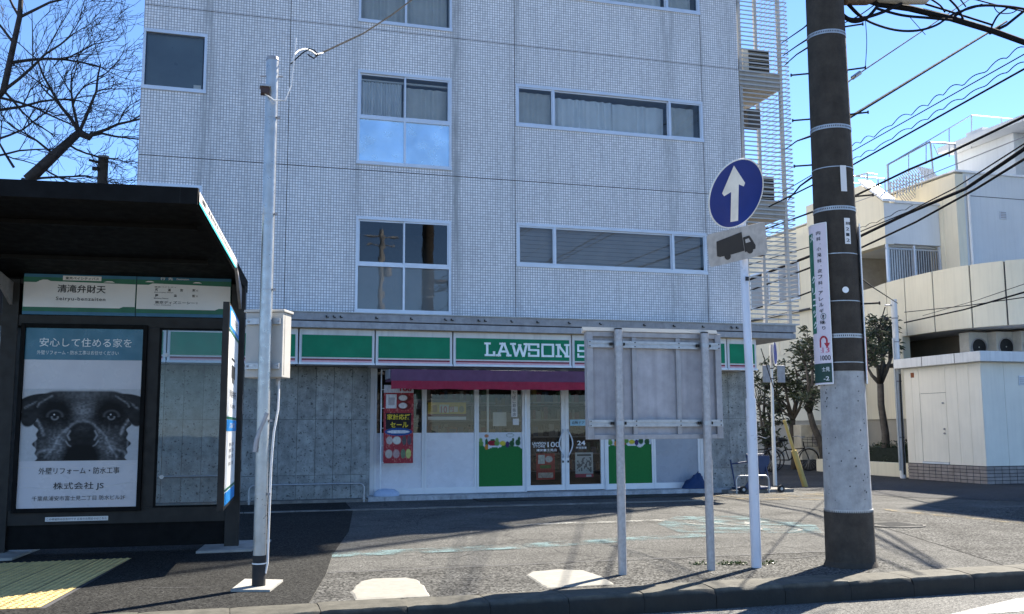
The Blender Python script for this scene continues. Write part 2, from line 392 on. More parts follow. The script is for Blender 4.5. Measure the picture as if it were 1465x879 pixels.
def G(U, V, x, y, sx, sy, rot=0.):
    c, s = math.cos(rot), math.sin(rot); dx = U-x; dy = V-y
    a = (dx*c+dy*s)/sx; b = (-dx*s+dy*c)/sy; return np.exp(-(a*a+b*b))
def E_(U, V, x, y, sx, sy, soft=.08, rot=0.):
    c, s = math.cos(rot), math.sin(rot); dx = U-x; dy = V-y
    a = (dx*c+dy*s)/sx; b = (-dx*s+dy*c)/sy; return np.clip((1-np.sqrt(a*a+b*b))/soft+.5, 0, 1)
def Bx(U, V, x0, x1, y0, y1): return ((U > x0) & (U < x1) & (V > y0) & (V < y1)).astype(float)
def over(c, a, col): return c*(1-a[..., None])+np.array(col)*a[..., None]
def vnoise(U, V, s, seed=0):
    rg = np.random.RandomState(seed); g = rg.rand(64, 64); x = (U*s) % 63; y = (V*s) % 63
    i = x.astype(int); j = y.astype(int); fx = x-i; fy = y-j; fx = fx*fx*(3-2*fx); fy = fy*fy*(3-2*fy)
    return (g[j, i]*(1-fx)+g[j, i+1]*fx)*(1-fy)+(g[j+1, i]*(1-fx)+g[j+1, i+1]*fx)*fy
# ================================================================== GROUND
S = 'structure'
build('ground', MB().poly([(-400, -300, -.17), (500, -300, -.17), (500, 900, -.17), (-400, 900, -.17)]), M['asph_old'], kind=S)
road = build('road', MB().poly([(-80, -30, -.15), (90, -30, -.15), (90, 7.22, -.15), (-80, 7.22, -.15)]), M['road'], kind=S)
pav = build('pavement', MB().poly([(-80, 7.54, 0), (90, 7.54, 0), (90, 90, 0), (-80, 90, 0)]), M['asph_old'], kind=S)
build('fresh_asphalt_walkway', MB().poly([(-60, 7.54, .004), (.64, 7.54, .004), (.92, 9.06, .004), (1.1, 10.3, .004), (1.55, 12.6, .004), (2.0, 15.78, .004), (2.1, 17.6, .004), (-60, 17.6, .004)]), M['asph_new'], kind=S)
build('coarse_asphalt_strip', MB().poly([(.646, 7.54, .004), (6.3, 7.54, .004), (6.1, 8.9, .004), (3.68, 8.96, .004), (2.3, 9.0, .004), (.926, 9.06, .004)]), M['asph_coarse'], kind=S)
build('coarse_asphalt_corner', MB().poly([(6.95, 7.54, .004), (30, 7.54, .004), (30, 13.2, .004), (14, 13.0, .004), (8.7, 12.6, .004), (7.95, 10.3, .004)]), M['asph_coarse'], kind=S)
build('side_street', MB().poly([(10.97, 19.8, .005), (11.6, 17.1, .005), (12.0, 15.2, .005), (13.5, 13.3, .005), (60, 13.3, .005), (60, 80, .005), (13, 80, .005), (10.97, 45, .005)]), M['side'], kind=S)
# joint between the two asphalt layers, a crumbly dark crack
jt = MB()
pts = []
for i in range(61):
    x = .92+5.2*i/60; pts.append((x, 9.05-.016*(x-.9)+.012*math.sin(i*1.7)+.02*(mn.noise((x*3, 0, 0)))))
jt.poly([(x, y-.012-.01*mn.noise((x*9, 3, 0)), .009) for x, y in pts]+[(x, y+.014+.012*mn.noise((x*11, 7, 0)), .009) for x, y in reversed(pts)])
build('asphalt_joint', jt, M['joint'], pav)
# branching surface cracks
rc = random.Random(17)
def crack(x, y, a, L, w):
    c = MB(); P = []; n = int(L/.06)
    for i in range(n+1):
        P.append((x, y)); a += rc.gauss(0, .35); x += .06*math.cos(a); y += .06*math.sin(a)
    lo = []; hi = []
    for i, (px_, py_) in enumerate(P):
        k = w*(1-abs(2*i/n-1)**2)*rc.uniform(.5, 1.3)+.002; lo.append((px_, py_-k, .0105)); hi.append((px_, py_+k, .0105))
    for i in range(n): c.poly([lo[i], lo[i+1], hi[i+1], hi[i]])
    build('crack', c, M['joint'], pav)
for q in ((3.7, 8.95, -1.1, .7, .007), (4.25, 8.95, -.5, 1.0, .012), (4.6, 8.55, -.9, .6, .010), (5.0, 8.75, -.4, .9, .009), (2.55, 10.4, -.9, 1.2, .006), (6.7, 9.6, .5, 1.6, .005), (4.9, 9.9, .3, 1.4, .005), (7.9, 10.1, -1.2, 2.2, .006), (2.0, 8.2, .2, .6, .004), (9.5, 9.2, .3, 2.5, .006), (-.9, 8.3, .3, 1.2, .004)): crack(*q)
# painted marks
def decal(pts, z, m, name='painted_line', parent=None):
    return build(name, MB().poly([(x, y, z) for x, y in pts]), m, parent or pav)
decal([(1.08, 10.12), (3.2, 10.2), (5.6, 10.62), (5.55, 10.98), (3.1, 10.62), (1.12, 10.5)], .008, M['cyanp'])
decal([(3.6, 12.6), (6.2, 12.5), (6.2, 12.75), (3.6, 12.85)], .008, M['whitep'])
decal([(5.4, 11.1), (7.0, 10.5), (7.5, 11.4), (7.3, 12.9), (6.3, 13.1), (5.6, 12.2)], .008, M['cyanp'], 'parking_symbol')
sy = MB(); sy.disc((6.42, 12.05, .012), (0, 0, 1), .36, .43, .001, 36); sy.disc((6.72, 11.0, .012), (0, 0, 1), .22, .28, .001, 30)
sy.poly([(6.0, 12.5, .0125), (6.1, 12.55, .0125), (6.9, 11.2, .0125), (6.8, 11.15, .0125)]); sy.poly([(6.2, 11.6, .0125), (7.1, 11.9, .0125), (7.08, 12.0, .0125), (6.18, 11.7, .0125)])
build('parking_symbol_outline', sy, M['whitep'], pav)
decal([(8.2, 16.1), (10.9, 14.9), (11.0, 15.2), (8.3, 16.5)], .008, M['creamp'], 'edge_stain')
decal([(9.75, 12.9), (10.1, 10.5), (10.3, 10.55), (9.95, 13.3)], .009, M['creamp'], 'worn_line')
decal([(8.4, 16.62), (10.8, 15.9), (11.3, 16.9), (8.4, 16.95)], .007, M['creamp'], 'edge_stain')
rl = MB().poly([(5.2, 6.36, -.146), (30, 15.9-9.2, -.146), (30, 6.95, -.146), (6.4, 6.84, -.146)])
build('road_line', rl, M['roadw'], road)
# the two cement ramps at the kerb
def ramp_patch(pts, h=.007):
    n = len(pts); cx = sum(p[0] for p in pts)/n; cy = sum(p[1] for p in pts)/n
    m = MB(); i = 0
    low = [(cx+(x-cx)*1.0, cy+(y-cy)*1.0, .005) for x, y in pts]; hi = [(cx+(x-cx)*.95, cy+(y-cy)*.93, .005+h) for x, y in pts]
    m.v = low+hi; m.f = [tuple(range(n, 2*n))]+[(k, (k+1) % n, n+(k+1) % n, n+k) for k in range(n)]
    return build('cement_patch', m, M['patch'], pav)
def wob(pts, k=5):
    o = []
    for a, b in zip(pts, pts[1:]+pts[:1]):
        for t in range(k):
            x = a[0]+(b[0]-a[0])*t/k; y = a[1]+(b[1]-a[1])*t/k
            o.append((x+.022*mn.noise((x*7, y*7, 1)), y+.022*mn.noise((x*7, y*7, 5))))
    return o
ramp_patch(wob([(.99, 7.57), (1.0, 7.95), (1.14, 8.45), (1.25, 8.58), (1.55, 8.56), (1.62, 8.4), (1.60, 7.9), (1.56, 7.57)]))
ramp_patch(wob([(2.52, 7.66), (2.55, 8.0), (2.58, 8.35), (2.68, 8.55), (2.95, 8.60), (3.16, 8.48), (3.18, 8.1), (3.12, 7.66)]))
# kerb
kerb = build('kerb', MB().box(-60, 60, 7.30, 7.53, -.16, -.03), M['joint'], kind=S)
x = -6.0; rnd = random.Random(3)
while x < 16:
    L = .62 if x > -3 else 1.2
    dz = rnd.uniform(-.004, .004); m = MB(); n = 9
    for i in range(n+1):
        xx = x+.002+(L-.004)*i/n; e = .012 if i in (0, n) else 0; j = lambda a: rnd.uniform(-a, a)
        for (yy, zz) in ((7.19, -.168), (7.188+j(.004), -.05+j(.01)), (7.192+e+j(.006), -.02-e+j(.007)), (7.212+e+j(.008), .006-e*.6+dz+j(.003)), (7.38, .009+dz+j(.002)), (7.545, .008+dz-e*.3)): m.v.append((xx, yy, zz))
        if i:
            k = 6*i; m.f += [(k-6+q, k+q, k+q+1, k-6+q+1) for q in range(5)]
    m.f += [(5, 4, 3, 2, 1, 0), tuple(6*n+q for q in range(6))]
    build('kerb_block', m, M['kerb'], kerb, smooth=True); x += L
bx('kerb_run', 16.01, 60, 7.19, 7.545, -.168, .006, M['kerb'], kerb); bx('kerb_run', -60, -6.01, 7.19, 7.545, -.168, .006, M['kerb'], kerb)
# flush edging stones across the forecourt
edging = bx('edging', -6, 8.1, 15.79, 15.91, -.05, .004, M['joint'], kind=S)
x = -2.4
while x < 8.0:
    bx('edging_block', x+.006, x+.384, 15.78, 15.92, -.03, .016+rnd.uniform(-.003, .003), M['edge'], edging); x += .39
# shop step
step = bx('shop_step', 2.5, 9.5, 17.66, 18.14, -.02, .062, M['joint'], kind=S)
x = 2.5
while x < 9.45:
    bx('step_tile', x+.003, x+.297, 17.645, 17.895, .0, .082, M['step'], step); bx('step_tile', x+.003, x+.297, 17.901, 18.14, .0, .082, M['step'], step); x += .3
ledge = bx('wall_ledge', -6, 2.494, 17.62, 17.92, -.02, .05, M['edge'], kind=S)
bx('wall_ledge_end', 9.506, 10.95, 17.35, 19.6, -.02, .06, M['edge'], kind=S)
bx('dark_ground_strip', 4.4, 8.9, 16.9, 17.55, -.01, .014, M['dark'], kind=S)  # plain dark band on the ground between step and edging stones
# tactile paving at the bus stop
tac = build('tactile_paving', MB().poly([(-4.0, 7.9, .006), (-1.2, 7.93, .006), (-.86, 10.55, .006), (-4.0, 10.85, .006)]), M['joint'], kind=S)
def tactile(i, j):
    x1 = -1.24+j*.044-.31*i; y0 = 7.95+.302*j
    q = [(x1-.302, y0), (x1, y0), (x1+.043, y0+.294), (x1-.259, y0+.294)]
    m = MB().poly([(x, y, .012) for x, y in q]); 
    for a in range(5):
        for b in range(5):
            cx = x1-.27+a*.06+.008*b; cy = y0+.03+b*.058; k = len(m.v)
            for (r, z) in ((.02, .012), (.012, .019)):
                for t in range(6): m.v.append((cx+r*math.cos(t*math.pi/3), cy+r*math.sin(t*math.pi/3), z))
            m.f += [(k+t, k+(t+1) % 6, k+6+(t+1) % 6, k+6+t) for t in range(6)]+[tuple(range(k+6, k+12))]
    build('tactile_tile', m, M['yellow'], tac)
for j in range(9):
    for i in range(4): tactile(i, j)
# manhole
mh = root('manhole_cover', (8.45, 11.05, 0), 'round iron manhole cover set in coarse grey asphalt right of the utility pole', 'manhole cover')
build('rim', MB().disc((8.45, 11.05, .004), (0, 0, 1), .345, .385, .010, 44), M['lidm'], mh)
lid = build('lid', MB().disc((8.45, 11.05, .002), (0, 0, 1), 0, .325, .012, 44), M['lidm'], mh)
for k in range(7): bx('rib', 8.2, 8.7, 10.82+k*.075, 10.84+k*.075, .0138, .019, M['lidm'], lid)

# ================================================================== APARTMENT BUILDING
BX0, BX1, BY = -1.6, 10.36, 17.9
bld = root('apartment_building', (4.4, 17.9, 0), 'white mosaic tiled apartment block with a green fronted shop on its ground floor', 'building')
WINS = [('L', 2.25, 4.05, 9.05, 10.86, 4), ('L', 2.25, 4.05, 6.26, 8.06, 3), ('L', 2.26, 4.05, 3.45, 5.22, 2),
        ('R', 5.38, 9.46, 10.04, 10.88, 4), ('R', 5.38, 9.46, 7.245, 8.085, 3), ('R', 5.38, 9.46, 4.435, 5.265, 2),
        ('F', -1.585, -.515, 7.36, 8.44, 3), ('F', -1.585, -.515, 4.53, 5.61, 2), ('F', -1.585, -.515, 10.2, 11.2, 4)]
def holed(x0, x1, z0, z1, y, holes, depth):
    m = MB(); hs = [(max(a, x0), min(b, x1), max(c, z0), min(d, z1)) for a, b, c, d in holes if a < x1 and b > x0 and c < z1 and d > z0]
    xs = sorted({x0, x1, *[h[0] for h in hs], *[h[1] for h in hs]}); zs = sorted({z0, z1, *[h[2] for h in hs], *[h[3] for h in hs]})
    for a, b in zip(xs, xs[1:]):
        for c, d in zip(zs, zs[1:]):
            if any(h[0] <= (a+b)/2 <= h[1] and h[2] <= (c+d)/2 <= h[3] for h in hs): continue
            m.poly([(a, y, c), (b, y, c), (b, y, d), (a, y, d)])
    for h in hs+[(x0, x1, z0, z1)]:
        a, b, c, d = h
        m.poly([(a, y, c), (a, y+depth, c), (a, y+depth, d), (a, y, d)]); m.poly([(b, y, c), (b, y+depth, c), (b, y+depth, d), (b, y, d)])
        m.poly([(a, y, c), (b, y, c), (b, y+depth, c), (a, y+depth, c)]); m.poly([(a, y, d), (b, y, d), (b, y+depth, d), (a, y+depth, d)])
    return m
holes = [w_[1:5] for w_ in WINS]
cols = [BX0, .975, 5.345, 9.475, BX1]; rows = [3.3, 6.12, 8.9, 11.7, 14.5]
for a, b in zip(cols, cols[1:]):
    for c, d in zip(rows, rows[1:]):
        build('tile_panel', holed(a+.007, b-.007, c+.007, d-.007, BY, holes, .03), M['tile'], bld)
build('backing_wall', holed(BX0+.01, BX1-.01, 2.42, 14.49, BY+.022, holes, .2), M['joint'], bld)
sides = MB(); sides.box(BX0-.001, BX0+.006, BY+.02, 27, 3.3, 14.5); sides.box(BX1-.006, BX1+.001, BY+.02, 27, 3.3, 14.5); sides.box(BX0, BX1, 26.99, 27.1, 0, 14.5); sides.box(BX0, BX1, BY+.03, 27, 14.4, 14.6)
build('side_wall', sides, M['tile'], bld)
sides = MB(); sides.box(BX0-.05, BX0+.05, BY+.2, 27, 0, 3.3); sides.box(BX1-.3, BX1-.02, BY+.2, 27, 0, 3.3); build('ground_floor_side_wall', sides, M['wallc'], bld)

def curtain(x0, x1, z0, z1, y, m, parent, amp=.022, n=None, seed=0):
    amp *= 1.5; n = n or int((x1-x0)/.018); mb = MB(); rr = random.Random(seed); ph = 0; prev = None
    for i in range(n+1):
        x = x0+(x1-x0)*i/n; ph += .62+.5*rr.random()*math.sin(i*.21+seed); yy = y+amp*math.sin(ph)
        mb.v += [(x, yy, z0), (x, yy*.0+y+amp*.5*math.sin(ph), z1)]
        if i: k = 2*i; mb.f.append((k-2, k, k+1, k-1))
    return build('curtain', mb, m, parent, smooth='all')
def window(kind, x0, x1, z0, z1, lv):
    fw = .045; y0, y1 = BY-.014, BY+.10; m = MB()
    m.box(x0-.012, x1+.012, y0, y1, z1-fw, z1+.012); m.box(x0-.02, x1+.02, y0-.012, y1, z0-.03, z0+fw*.8)
    m.box(x0-.012, x0+fw-.012, y0+.002, y1, z0+fw*.8, z1-fw); m.box(x1-fw+.012, x1+.012, y0+.002, y1, z0+fw*.8, z1-fw)
    zi0, zi1 = z0+fw*.8, z1-fw; xi0, xi1 = x0+fw-.012, x1-fw+.012; panes = []; sash = MB()
    if kind == 'L':
        zm = z0+(z1-z0)*.49; xm = (x0+x1)/2
        m.box(xi0, xi1, y0+.004, y1, zm-.025, zm+.03)
        for (a, b, off) in ((xi0, xm+.012, .03), (xm-.012, xi1, .006)):
            c, d = zm+.03, zi1; ys = BY+off
            sash.box(a, b, ys, ys+.02, c, c+.035); sash.box(a, b, ys, ys+.02, d-.03, d); sash.box(a, a+.03, ys+.001, ys+.02, c+.035, d-.03); sash.box(b-.03, b, ys+.001, ys+.02, c+.035, d-.03)
            panes.append((a+.03, b-.03, c+.035, d-.03, ys+.01, 0))
        m.box(xm-.02, xm+.02, y0+.006, y1-.01, zi0, zm-.025)
        panes += [(xi0, xm-.02, zi0, zm-.025, BY+.02, 1), (xm+.02, xi1, zi0, zm-.025, BY+.02, 1)]
    elif kind == 'R':
        xa, xb = x0+.775, x1-.755
        for xx in (xa, xb): m.box(xx-.018, xx+.018, y0+.003, y1, zi0, zi1)
        for a, b, off in ((xi0, xa-.018, .004), (xa+.018, xb-.018, .03), (xb+.018, xi1, .004)):
            ys = BY+off; sash.box(a, b, ys, ys+.02, zi0, zi0+.028); sash.box(a, b, ys, ys+.02, zi1-.028, zi1); sash.box(a, a+.024, ys+.001, ys+.02, zi0+.028, zi1-.028); sash.box(b-.024, b, ys+.001, ys+.02, zi0+.028, zi1-.028)
            panes.append((a+.024, b-.024, zi0+.028, zi1-.028, ys+.01, 0))
    else: panes.append((xi0, xi1, zi0, zi1, BY+.03, 0))
    wn = build('window', m, M['alu'], bld)
    if sash.v: build('sash', sash, M['alu'], wn)
    for (a, b, c, d, y, low) in panes:
        build('pane', MB().poly([(a, y, c), (b, y, c), (b, y, d), (a, y, d)]), M['mirror'] if (kind == 'L' and lv == 3 and low) else M['glass'], wn)
    rm = MB(); ya, yb = BY+.11, BY+1.6
    for q in ([(x0, yb, z0), (x1, yb, z0), (x1, yb, z1), (x0, yb, z1)], [(x0, ya, z0), (x0, yb, z0), (x0, yb, z1), (x0, ya, z1)], [(x1, ya, z0), (x1, yb, z0), (x1, yb, z1), (x1, ya, z1)],
              [(x0, ya, z0), (x1, ya, z0), (x1, yb, z0), (x0, yb, z0)], [(x0, ya, z1), (x1, ya, z1), (x1, yb, z1), (x0, yb, z1)]): rm.poly(q)
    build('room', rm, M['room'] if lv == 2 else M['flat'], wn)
    yc = BY+.155
    if kind == 'L':
        zm = z0+(z1-z0)*.49
        if lv == 3:
            curtain(x0+.03, (x0+x1)/2-.05, zm+.03, z1-.16, yc, M['curtain2'], wn, .04, n=150, seed=1); curtain((x0+x1)/2+.0, x1-.04, zm+.03, z1-.2, yc+.03, M['curtain'], wn, .02, seed=2)
            bx('curtain_rail', x0+.02, x1-.02, yc-.03, yc+.03, z1-.15, z1-.12, M['curtain'], wn)
        elif lv == 4: curtain(x0+.03, x1-.04, z0+.04, z1-.1, yc+.1, M['curtain'], wn, .02, seed=3)
        else:
            bx('frosted_film', x0+.04, x1-.04, yc-.10, yc-.09, z0+.03, zm-.02, M['film'], wn)
    elif kind == 'R':
        if lv >= 3:
            curtain(x0+.04, x0+.76, z0+.04, z1-.1, yc, M['curtain'], wn, .018, seed=4); curtain(x0+.85, x0+2.1, z0+.04, z1-.15, yc, M['curtain2'], wn, .03, seed=5+lv)
            curtain(x0+2.13, x1-.8, z0+.04, z1-.15, yc+.04, M['curtain2'], wn, .03, n=46, seed=6+lv); curtain(x1-.72, x1-.12, z0+.04, z1-.12, yc, M['curtain'], wn, .018, seed=7)
        else:
            for k in range(9): bx('blind_slat', x0+.05, x1-.06, yc-.02, yc+.02, z0+.04+k*.083, z0+.117+k*.083, M['shutter'], wn)
    else:
        bx('frosted_film', x0+.05, x1-.06, yc-.05, yc-.04, z0+.04, z1-.05, mat('grey_green_film', (.12, .145, .15), .35, 0, .25, 1.2), wn)
        if lv == 3: bx('paper_box', x1-.2, x1-.07, yc-.11, yc-.06, z0+.04, z0+.13, M['sheetw'], wn)
for w_ in WINS: window(*w_)

# canopy slab in two courses, open groove between, wraps the right corner
def ring_slab(name, z0, z1, off, m):
    b = MB(); b.box(-2.2, 10.95-off, 17.04+off, BY+.02, z0, z1); b.box(BX1+.002, 10.95-off, BY+.02, 19.5, z0, z1); return build(name, b, m, bld, bevel=.006)
ring_slab('canopy_slab', 3.165, 3.30, 0, M['slab']); ring_slab('canopy_slab', 3.14, 3.17, .035, M['joint']); ring_slab('canopy_slab', 3.035, 3.145, .004, M['slab'])
bx('flashing', -2.2, 10.96, 17.02, 17.12, 3.301, 3.318, M['flash'], bld)
rr = random.Random(5); hk = MB(); x = -1.
while x < 10.3:
    hk.box(x, x+.022, 17.015, 17.035, 3.22+rr.uniform(-.01, .01), 3.25); hk.box(x+.012, x+.05, 17.01, 17.03, 3.21, 3.225); x += rr.choice((.5, .62, .9, .12))
build('hook', hk, M['dark'], bld)
# sign band
seams = [-2.35, -.96, .19, 1.2, 2.53, 3.94, 6.23, 7.3, 8.38, 9.48, 10.14]
SY = 17.2
def slab_letter(mb, ch, x, z, w, h, y_, t=.042, s=.036):
    """slab serif capitals out of bars"""
    cnt = [0]
    def bar(x0, z0, x1, z1, tt=t):
        cnt[0] += 1; y = y_-cnt[0]*.0011
        d = Vector((x1-x0, 0, z1-z0)); n = Vector((-d.z, 0, d.x)).normalized()*tt/2
        a = Vector((x+x0, y, z+z0)); b = Vector((x+x1, y, z+z1)); mb.poly([tuple(a-n), tuple(b-n), tuple(b+n), tuple(a+n)], (0, -.012, 0))
    def ser(cx, zz, ww=.1): bar(cx-ww/2, zz, cx+ww/2, zz, s)
    W, H = w, h; a = s/2; b = H-s/2
    if ch == 'L': bar(.05, 0, .05, H); ser(.055, b, .12); bar(0, a, W, a, s); bar(W-t/2, 0, W-t/2, .09)
    if ch == 'A': bar(.045, 0, W/2-.005, H); bar(W-.045, 0, W/2+.005, H); bar(.09, H*.36, W-.09, H*.36, s); ser(.05, a, .1); ser(W-.05, a, .1); ser(W/2-.02, b, .12)
    if ch == 'W': bar(.04, H, W*.3, 0); bar(W*.3, 0, W/2, H*.8); bar(W/2, H*.8, W*.7, 0); bar(W*.7, 0, W-.04, H); ser(.05, b, .11); ser(W-.05, b, .11); ser(W/2, H*.85, .06)
    if ch == 'S': bar(0, b, W, b, s); bar(0, H/2, W, H/2, s); bar(0, a, W, a, s); bar(t/2, H/2, t/2, H); bar(W-t/2, 0, W-t/2, H/2); bar(W-t/2, b-.06, W-t/2, b); bar(t/2, a, t/2, a+.06)
    if ch == 'O': bar(0, b, W, b, s); bar(0, a, W, a, s); bar(t/2, 0, t/2, H); bar(W-t/2, 0, W-t/2, H)
    if ch == 'N': bar(.055, 0, .055, H); bar(W-.055, 0, W-.055, H); bar(.055, H-.02, W-.055, .02); ser(.06, a, .12); ser(W-.055, a, .1); ser(.05, b, .1); ser(W-.055, b, .11)
    if ch == 'T': bar(W/2, 0, W/2, H); bar(0, b, W, b, s); ser(W/2, a, .12)
    if ch == 'R': bar(.05, 0, .05, H); bar(0, b, W*.9, b, s); bar(.05, H*.48, W*.9, H*.48, s); bar(W*.88, H*.48, W*.88, H); bar(W*.45, H*.48, W*.9, 0); ser(.055, a, .11); ser(W*.92, a, .09)
    if ch == 'E': bar(.05, 0, .05, H); bar(0, b, W, b, s); bar(0, a, W, a, s); bar(.05, H/2, W*.75, H/2, s); bar(W-t/2, 0, W-t/2, .07); bar(W-t/2, H-.07, W-t/2, H)
for k, (a, b) in enumerate(zip(seams, seams[1:])):
    a += .012; b -= .012
    p = bx('sign_panel', a, b, SY, SY+.7, 2.42, 3.025, M['whited'], bld, bevel=.004)
    bx('green_face', a+.045, b-.045, SY-.012, SY, 2.535, 2.922, M['sgreen'], p)
    bx('red_stripe', a+.045, b-.045, SY-.010, SY, 2.478, 2.508, M['sred'], p)
    bx('pink_stripe', a+.045, b-.045, SY-.010, SY, 2.452, 2.476, M['spink'], p)
    bx('bottom_rail', a-.006, b+.006, SY-.04, SY, 2.405, 2.437, M['alu'], p)
    if abs(a-3.952) < .01:
        lt = MB(); z = 2.598
        for ch, xx, ww in (('L', 4.53, .2), ('A', 4.74, .3), ('W', 5.02, .36), ('S', 5.36, .22), ('O', 5.62, .25), ('N', 5.9, .28)): slab_letter(lt, ch, xx, z, ww, .25, SY-.012)
        build('lettering', lt, M['letter'], p)
    if abs(a-6.242) < .01:
        lt = MB()
        for ch, xx, ww in (('S', 6.33, .2), ('T', 6.56, .2), ('O', 6.79, .2), ('R', 7.02, .2)): slab_letter(lt, ch, xx, 2.598, ww, .25, SY-.012, .036)
        build('lettering', lt, M['letter'], p)
    if abs(a-7.312) < .01:
        lt = MB(); slab_letter(lt, 'E', 7.36, 2.598, .2, .25, SY-.012, .036); build('lettering', lt, M['letter'], p)
bx('band_top_trim', -2.35, 10.15, SY-.05, SY+.05, 3.024, 3.036, mat('tan_trim', (.42, .33, .2), .6), bld)
bx('band_soffit', 2.5, 9.5, SY+.02, 18.1, 2.402, 2.414, M['whited'], bld)
# awning
aw = bx('awning', 2.766, 8.2, 16.86, 17.5, 2.12, 2.32, M['purple'], bld)
am = MB(); n = 120
for i in range(n+1):
    x = 2.766+(8.2-2.766)*i/n; am.v += [(x, 16.855+.006*math.sin(i*.9), 1.975+.006*math.sin(i*.35)), (x, 16.856, 2.118)]
    if i: am.f.append((2*i-2, 2*i, 2*i+1, 2*i-1))
build('valance', am, M['maroon'], aw)
bx('awning_end', 2.745, 2.765, 16.95, 17.4, 2.16, 2.32, M['galv_d'], aw)
# concrete walls beside the shop
rr = random.Random(11); zr = [.05, .47, 1.46, 2.415]
def conc(x0, x1, w):
    x = x0
    while x < x1-.02:
        e = min(x+w, x1)
        for c, d in zip(zr, zr[1:]): bx('concrete_panel', x+.003, e-.003, BY-.0+rr.uniform(0, .006), BY+.05, c+.003, d-.003, M['wallc'], bld)
        x = e
conc(-2.3, 2.5, .323); conc(9.5, 10.3, .36)
bx('wall_core', -2.3, 2.5, BY+.052, BY+.3, 0, 2.42, M['joint'], bld); bx('wall_core', 9.5, 10.3, BY+.052, BY+.3, 0, 2.42, M['joint'], bld)
bx('wall_end', 2.5, 2.56, BY, 18.3, .05, 2.42, M['wallc'], bld); bx('wall_end', 9.42, 9.5, BY, 18.3, .05, 2.42, M['wallc'], bld)

# ------------------------------------------------------------------ shop front
FY = 18.1
def veg(seed):
    def fn(U, V):
        c = np.ones(U.shape+(3,))*np.array([.66, .68, .70]); hill = .74+.03*np.sin(U*9+seed)+.02*np.sin(U*23)
        c = over(c, (V < hill).astype(float), [.015, .17, .04]); rg = np.random.RandomState(seed)
        items = [(.05, 'l'), (.18, 'c'), (.32, 't'), (.42, 'l'), (.55, 'f'), (.66, 'a'), (.76, 'b'), (.9, 'b')]
        for x, k in items:
            y = .80+rg.uniform(-.02, .03)
            if k == 't': c = over(c, E_(U, V, x, y, .11, .055, .15), [.30, .015, .03]); c = over(c, E_(U, V, x, y+.055, .05, .02, .2), [.02, .1, .03])
            if k == 'c': c = over(c, E_(U, V, x, y+.02, .035, .09, .2), [.02, .12, .04]); c = over(c, E_(U, V, x, y-.05, .04, .05, .2), [.55, .22, .03])
            if k == 'l': c = over(c, E_(U, V, x, y, .06, .05, .3), [.12, .28, .06]); c = over(c, E_(U, V, x, y+.06, .04, .04, .3), [.2, .33, .1])
            if k == 'f': c = over(c, E_(U, V, x, y, .07, .045, .3), [.6, .5, .05])
            if k == 'a': c = over(c, E_(U, V, x, y-.02, .045, .06, .2), [.05, .03, .12])
            if k == 'b': c = over(c, E_(U, V, x, y, .06, .06, .3), [.02, .09, .03]); c = over(c, E_(U, V, x+.03, y+.07, .03, .04, .3), [.03, .1, .03])
        c = over(c, E_(U, V, .18, .94, .05, .028, .2), [.5, .2, .1]); c = over(c, E_(U, V, .72, .95, .09, .035, .2)*(1-E_(U, V, .72, .95, .075, .026, .2)), [.2, .25, .22])
        return c
    return fn
def shopwin(x0, x1, low, split=1.21):
    z0, z1 = .085, 2.62; m = MB(); fw = .045
    m.box(x0, x0+fw, FY-.03, FY+.05, z0+.11, z1); m.box(x1-fw, x1, FY-.03, FY+.05, z0+.11, z1); m.box(x0, x1, FY-.034, FY+.05, z0, z0+.11); m.box(x0+fw, x1-fw, FY-.028, FY+.05, z1-.06, z1); 
    f = build('shop_window', m, M['white'], bld)
    a, b = x0+fw, x1-fw
    build('pane', MB().poly([(a, FY, split), (b, FY, split), (b, FY, z1-.06), (a, FY, z1-.06)]), M['sglass'], f)
    bx('lower_panel', a, b, FY-.006, FY+.02, z0+.11, split, low, f); return f, a, b
wp = mat('milky_window_panel', (.72, .72, .75), .25, 0, .06, 2.5, dirt=((.25, .26, .3), .25))
gp = mat('grey_window_panel', (.30, .33, .38), .3, 0, .08, 2.5)
f1, *_ = shopwin(2.66, 3.60, wp); f2, *_ = shopwin(3.595, 4.61, wp)
f3, a3, b3 = shopwin(4.605, 5.56, wp); sheet('vegetable_print', (a3, FY-.008, .195), (1, 0, 0), (0, 0, 1), b3-a3, 1.01, 60, 66, veg(2), M['prt'], f3)
f4, a4, b4 = shopwin(7.24, 8.26, wp); sheet('vegetable_print', (a4, FY-.008, .195), (1, 0, 0), (0, 0, 1), b4-a4, 1.01, 60, 66, veg(5), M['prt'], f4)
f5, *_ = shopwin(8.255, 9.28, gp)
bx('shopfront_header', 2.56, 9.42, FY-.04, FY+.06, 2.621, 2.8, M['white'], bld)
bx('shopfront_jamb', 2.56, 2.655, FY-.04, FY+.06, .083, 2.62, M['white'], bld); bx('shopfront_jamb', 9.285, 9.42, FY-.04, FY+.06, .083, 2.62, M['white'], bld)
def wallposter(parent, x0, x1, z0, z1, y, fn, nx=48, ny=56, name='poster', m='prt'):
    return sheet(name, (x0, y, z0), (1, 0, 0), (0, 0, 1), x1-x0, z1-z0, nx, ny, fn, M[m], parent)
def yellow_ad(U, V):
    c = np.ones(U.shape+(3,))*np.array([.62, .42, .06]); c = over(c, Bx(U, V, .3, .55, .25, .85), [.75, .7, .6]); c = over(c, Bx(U, V, .56, .78, .3, .7), [.7, .6, .5])
    c = over(c, Bx(U, V, .12, .24, .3, .8), [.4, .2, .04]); c = over(c, (V < .16).astype(float), [.16, .03, .03]); c = over(c, E_(U, V, .88, .5, .07, .25), [.3, .25, .12]); return c*(.8+.4*vnoise(U, V, 30, 3))[..., None]
